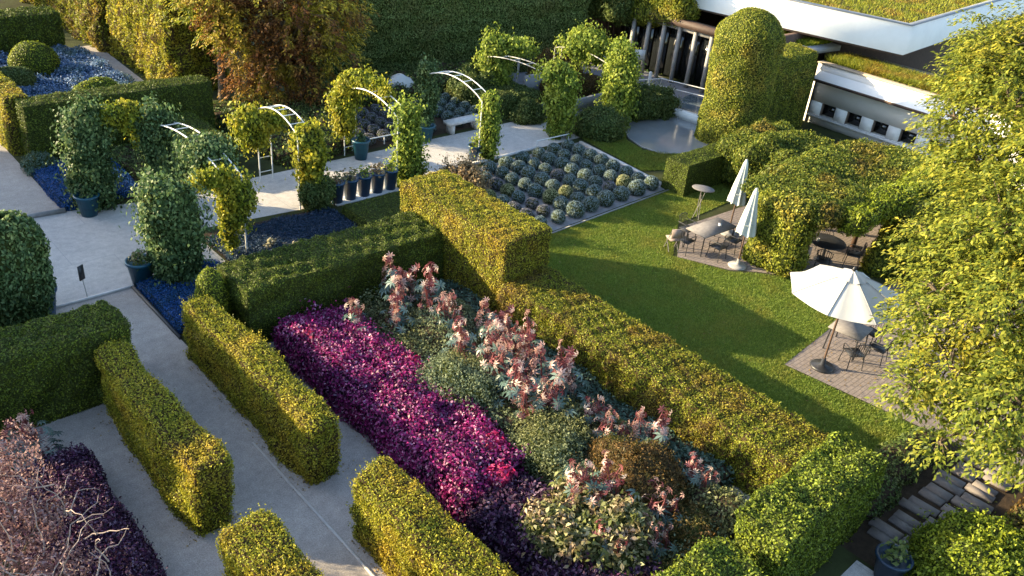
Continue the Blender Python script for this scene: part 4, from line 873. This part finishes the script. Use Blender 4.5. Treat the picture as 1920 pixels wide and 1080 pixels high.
def closed(label, x, y, tilt, mat):
    t = thing('parasol', label, 'parasol', (x, y, 0)); t.rotation_euler = tilt
    mesh('pole', tube([(0, 0, 0), (0, 0, 2.8)], .03, 8), [WOODD], t)
    mesh('base', lathe([(0, 0), (.30, 0), (.32, .04), (.26, .09), (.06, .12), (.05, .28), (0, .28)], 24), [GREYST], t)
    n = 32; V = []
    prof = [(.03, 2.86), (.08, 2.72), (.14, 2.3), (.20, 1.9), (.25, 1.5), (.28, 1.25)]
    for r0, z in prof:
        for j in range(n): a = j / n * 6.2832; r1 = r0 * (1 + .22 * (1 if j % 4 < 2 else -1) * min(1, (2.86 - z))); V.append((r1 * math.cos(a), r1 * math.sin(a), z + (.05 * math.sin(a * 8) if z < 1.3 else 0)))
    F = [(i * n + j, i * n + (j + 1) % n, (i + 1) * n + (j + 1) % n, (i + 1) * n + j) for i in range(len(prof) - 1) for j in range(n)]
    mesh('canopy', [(np.array(V), np.array(F), 0, None)], [mat], t); mesh('tie_strap', tube([(.26 * math.cos(a), .26 * math.sin(a), 1.62) for a in np.linspace(0, 6.28, 20)], .015, 5), [mat], t)
closed('closed pale parasol nearer the lawn, left of the pergola column', 23.35, 12.72, (0, .0, 0), FABRICG)
closed('closed whiter parasol behind the nearer one, below the low clipped hedge', 25.2, 14.4, (0, .02, 0), FABRICG)

# ------------------------------------------------------------------ tables and chairs
def rect_table(label, x, y, w, d, rz=0, mat=WOODG, item=True):
    t = thing('garden_table', label, 'table', (x, y, 0), rz)
    mesh('table_top', box(-w / 2, w / 2, -d / 2, d / 2, .71, .745), [mat], t)
    for sx in (-1, 1):
        for sy in (-1, 1): mesh('leg', tube([(sx * (w / 2 - .08), sy * (d / 2 - .08), .71), (sx * (w / 2 - .02), sy * (d / 2 - .04), 0)], .02, 6), [DARKM], t)
    return t
def chair_proto():
    t = thing('garden_chair', 'x', 'chair')
    mesh('seat', box(-.22, .22, -.22, .22, .43, .455), [DARKM], t)
    bk = []
    for k in range(7): x = -.2 + k * .4 / 6; bk += tube([(x, -.23, .46), (x, -.29, .86)], .010, 4)
    bk += tube([(-.22, -.29, .84), (-.12, -.31, .9), (.12, -.31, .9), (.22, -.29, .84)], .016, 6)
    mesh('backrest', bk, [DARKM], t)
    for sx in (-1, 1):
        mesh('armrest', tube([(sx * .24, -.27, .66), (sx * .26, .1, .67), (sx * .25, .2, .62), (sx * .24, .2, .44)], .014, 5), [DARKM], t)
        for sy in (-1, 1): mesh('leg', tube([(sx * .2, sy * .2, .44), (sx * .23, sy * .25, 0)], .014, 5), [DARKM], t)
    return t
rect_table('grey slatted rectangular table with a white napkin near the closed parasols', 23.7, 14.2, 1.75, .85, -.05)
tag(mesh('napkin', box(-.1, .1, -.06, .06, 0, .03), [FABRIC], loc=(24.1, 14.15, .747), rot=(0, 0, .6)), 'small white napkin holder lying on the grey slatted table', 'napkin')
rect_table('square grey table under the open parasol', 21.75, 7.9, .95, .95, .1)
t = thing('garden_table', 'dark round table in the shade under the pergola', 'table', (26.4, 11.3, 0))
mesh('table_top', lathe([(0, .70), (.62, .70), (.64, .72), (.62, .74), (0, .74)], 28), [DARKM], t); mesh('leg', tube([(0, 0, 0), (0, 0, .7)], .04, 8), [DARKM], t); mesh('base', lathe([(0, 0), (.3, 0), (.28, .04), (0, .06)], 20), [DARKM], t)
tag(mesh('cup', lathe([(0, 0), (.035, 0), (.045, .1), (.04, .1), (.03, .01)], 14), [FABRIC], loc=(26.1, 11.5, .742)), 'small white cup on the dark round table', 'cup')
ch0 = chair_proto()
for i, (x, y, a, lab) in enumerate([(23.2, 13.5, 0, 'dark metal chair at the front left of the slatted table'), (24.1, 13.5, .1, 'dark metal chair at the front right of the slatted table'),
        (22.6, 14.4, -1.5, 'dark metal chair at the lawn end of the slatted table'), (23.4, 14.95, 3.1, 'dark metal chair behind the slatted table'),
        (21.1, 7.35, -.6, 'dark metal chair in front of the open parasol pole'), (21.95, 7.05, .1, 'dark metal chair on the near side of the square table'),
        (22.6, 7.6, 1.4, 'dark metal chair right of the square table near the tree'), (25.6, 10.9, -1.2, 'dark metal chair left of the round pergola table'),
        (26.9, 10.5, .5, 'dark metal chair in front of the round pergola table'), (27.2, 11.8, 2.2, 'dark metal chair behind the round pergola table')]):
    o = ch0 if i == 0 else dup(ch0, (0, 0, 0))
    o.location = (x, y, .014); o.rotation_euler = (0, 0, a); o['label'] = lab; o['group'] = 'dark metal garden chairs'
for x, y, a, z, lab in ((22.35, 14.75, -.5, .014, 'pale wooden folding chair at the lawn edge of the slatted table'), (25.2, 11.5, -.8, .014, 'cream cushioned chair by the round pergola table')):
    t = thing('folding_chair', lab, 'chair', (x, y, z), a)
    mesh('seat', box(-.2, .2, -.2, .2, .42, .46), [TWIG], t); mesh('backrest', box(-.2, .2, -.24, -.21, .55, .88), [TWIG], t)
    for sx in (-1, 1): mesh('leg', tube([(sx * .19, .2, 0), (sx * .19, -.22, .9)], .014, 5), [WOODG], t); mesh('leg', tube([(sx * .17, -.2, 0), (sx * .17, .18, .44)], .014, 5), [WOODG], t)
t = thing('bistro_table', 'tilted round pale table top on a slanted lattice stem on the lawn', 'table', (25.2, 15.85, 0)); t.rotation_euler = (0, .12, .3)
mesh('table_top', lathe([(0, 1.16), (.40, 1.16), (.42, 1.18), (.40, 1.20), (0, 1.20)], 28), [WOODG], t)
st = []
for a in (0, 2.1, 4.2): st += tube([(.14 * math.cos(a), .14 * math.sin(a), 0), (.05 * math.cos(a + 1.5), .05 * math.sin(a + 1.5), .6), (.12 * math.cos(a + 3), .12 * math.sin(a + 3), 1.16)], .014, 5)
mesh('stem', st, [WOODG], t)

# ------------------------------------------------------------------ trees
def crown_leaves(c, rr, n, L, droop, wid=.42, flat=.75, m=0):
    c = np.array(c); k = max(6, int(n / 14))
    d = nrm(rng.normal(size=(k, 3))) * (rng.random((k, 1)) ** .4) * rr * [1, 1, flat]
    d = d * (1 + .3 * nz(d + c, 2.2)[:, None])
    out = nrm(d * [1, 1, .25]); P, N = [], []
    for j in range(14):                       # every spray is a drooping shoot with leaves on both sides
        s = (j / 13.0); p = d + out * s * .42 + np.array([0, 0, -.20 * s * s])
        P.append(c + p + rng.normal(size=p.shape) * .045); N.append(nrm(out * .5 + [0, 0, .9]) + rng.normal(size=p.shape) * .3)
    P = np.concatenate(P); N = nrm(np.concatenate(N)); O = np.tile(out, (14, 1)); n = len(P)
    B0 = np.cross(N, O); side = np.where(rng.random((n, 1)) > .5, 1, -1)
    T = nrm(O * .8 + side * B0 * .7 + np.array([0, 0, -droop]) + rng.normal(size=(n, 3)) * .25)
    N = nrm(N - (N * T).sum(1, keepdims=True) * T); B = np.cross(N, T); l = (L * rng.uniform(.7, 1.25, n))[:, None]
    V = np.stack([P, P + T * l * .45 + B * l * wid / 2 + N * l * .06, P + T * l - N * l * .12, P + T * l * .45 - B * l * wid / 2 + N * l * .06], 1).reshape(-1, 3)
    return (V, np.arange(4 * n).reshape(n, 4), m, rng.random(n))
def tree(label, base, blobs, mat, dens, L, droop, tr=.2, bark=BRANCH, flat=.8, name='leafy_tree', fork=2.2):
    t = thing(name, label, 'tree', base); b = np.array(base)
    lv, tk = [], []
    top = np.mean([np.array(q[:3]) for q in blobs], axis=0) - b
    tk += tube([(0, 0, 0), (.05, .05, fork * .5), (top[0] * .15, top[1] * .15, fork), tuple(top * [.4, .4, .75])], np.array([tr * 1.3, tr, tr * .85, tr * .4]), 10)
    for x, y, z, rr in blobs:
        c = np.array([x, y, z]) - b; s = np.array([top[0] * .15, top[1] * .15, fork])
        tk += tube([s, s + (c - s) * .5 + np.array([0, 0, .3]), c], np.array([tr * .45, tr * .28, tr * .1]), 7)
        for j in range(9):
            e = c + nrm(rng.normal(size=3)) * rr * .8; tk += tube([c * .999, (c + e) / 2 + [0, 0, .08], e], np.array([tr * .12, tr * .08, .006]), 5)
        lv.append(crown_leaves(c, rr, int(dens * rr * rr), L, droop, flat=flat))
    mesh('trunk', tk, [bark], t); mesh('crown', lv, [mat], t)
    return t
BL = [(17.88, 4.21, 3.11, 1.0), (18.94, 3.96, 4.1, 1.3), (20.68, 5.53, 4.17, 1.2), (21.19, 5.15, 5.33, 1.5), (22.94, 6.49, 6.11, 1.2), (23.25, 6.46, 7.46, 1.4), (23.85, 7.39, 8.33, .95), (17.73, 2.87, 3.3, 1.1), (17.11, 2.91, 2.59, .5), (18.7, 5.31, 3.47, .7), (16.88, 4.48, 2.81, .5), (17.05, 2.15, 2.59, .55), (20.75, 3.69, 5.01, 1.8), (22.9, 4.62, 6.78, 1.8), (19.19, 2.39, 3.51, 1.5), (24.27, 6.6, 8.89, 1.3), (23.17, 7.66, 6.82, .6), (20.82, 6.52, 4.56, .6), (20.34, 2.12, 4.58, 1.8), (16.79, 3.58, 2.0, .3), (24.15, 8.1, 7.6, .75), (24.95, 8.1, 8.5, .8), (23.6, 7.5, 5.9, .8), (19.4, 5.4, 3.9, .6)]
tree('big yellow green tree with drooping sprays filling the right side', (21.6, 1.8, 0), BL, G['tree'], 3000, .13, .45, .26)
tree('copper and golden tree rising behind the second arch', (18.3, 33.2, 0), [(18.0, 33.0, 2.6, 1.5), (17.2, 33.8, 3.6, 1.6), (18.9, 32.8, 4.0, 1.8), (19.6, 32.0, 2.8, 1.3), (17.2, 33.0, 1.9, 1.0), (18.2, 33.8, 5.2, 1.9), (20.5, 32.8, 4.2, 1.5), (20.2, 33.6, 5.5, 1.5), (16.6, 34.6, 4.8, 1.2), (16.3, 33.4, 1.4, .8), (17.4, 32.8, 1.4, 1.0), (18.8, 32.3, 1.5, .9), (16.5, 33.6, 2.4, 1.0), (16.2, 34.0, 3.6, 1.2), (16.0, 34.4, 5.0, 1.3)], G['copper'], 1500, .16, .4, .2, name='copper_tree')
tree('golden leaved tree left of the copper one, cut by the top edge', (16.3, 35.6, 0), [(16.0, 35.4, 4.0, 1.3), (15.8, 36.0, 5.2, 1.4), (16.2, 34.8, 3.0, .8), (17.5, 36, 5.5, 1.5)], G['vinegold'], 1200, .16, .4, .16, name='golden_tree')
tree('green tree cut by the top left corner', (10.5, 56, 0), [(10.5, 55.5, 2.5, 2.0), (13, 56.5, 3.0, 2.2), (8.5, 57, 3.0, 2.0)], G['ivy'], 700, .2, .3, .2, name='green_tree')
# two unseen hedges added outside the left edge to keep the plaza in shade
hedge('unseen tall dark hedge added beyond the left edge to shade the plaza', -3.2, -1.6, 25.5, 44, 5.0, G['yew'], 200, .12, .15, .08, CORE, 2, .1, .03, .05, o=23)
hedge('unseen taller dark hedge added behind the first one for more shade', -5.6, -3.6, 24.5, 46, 6.4, G['yew'], 150, .12, .15, .08, CORE, 2, .1, .03, .05, o=24)  # out of view, added as a higher sun block behind the first
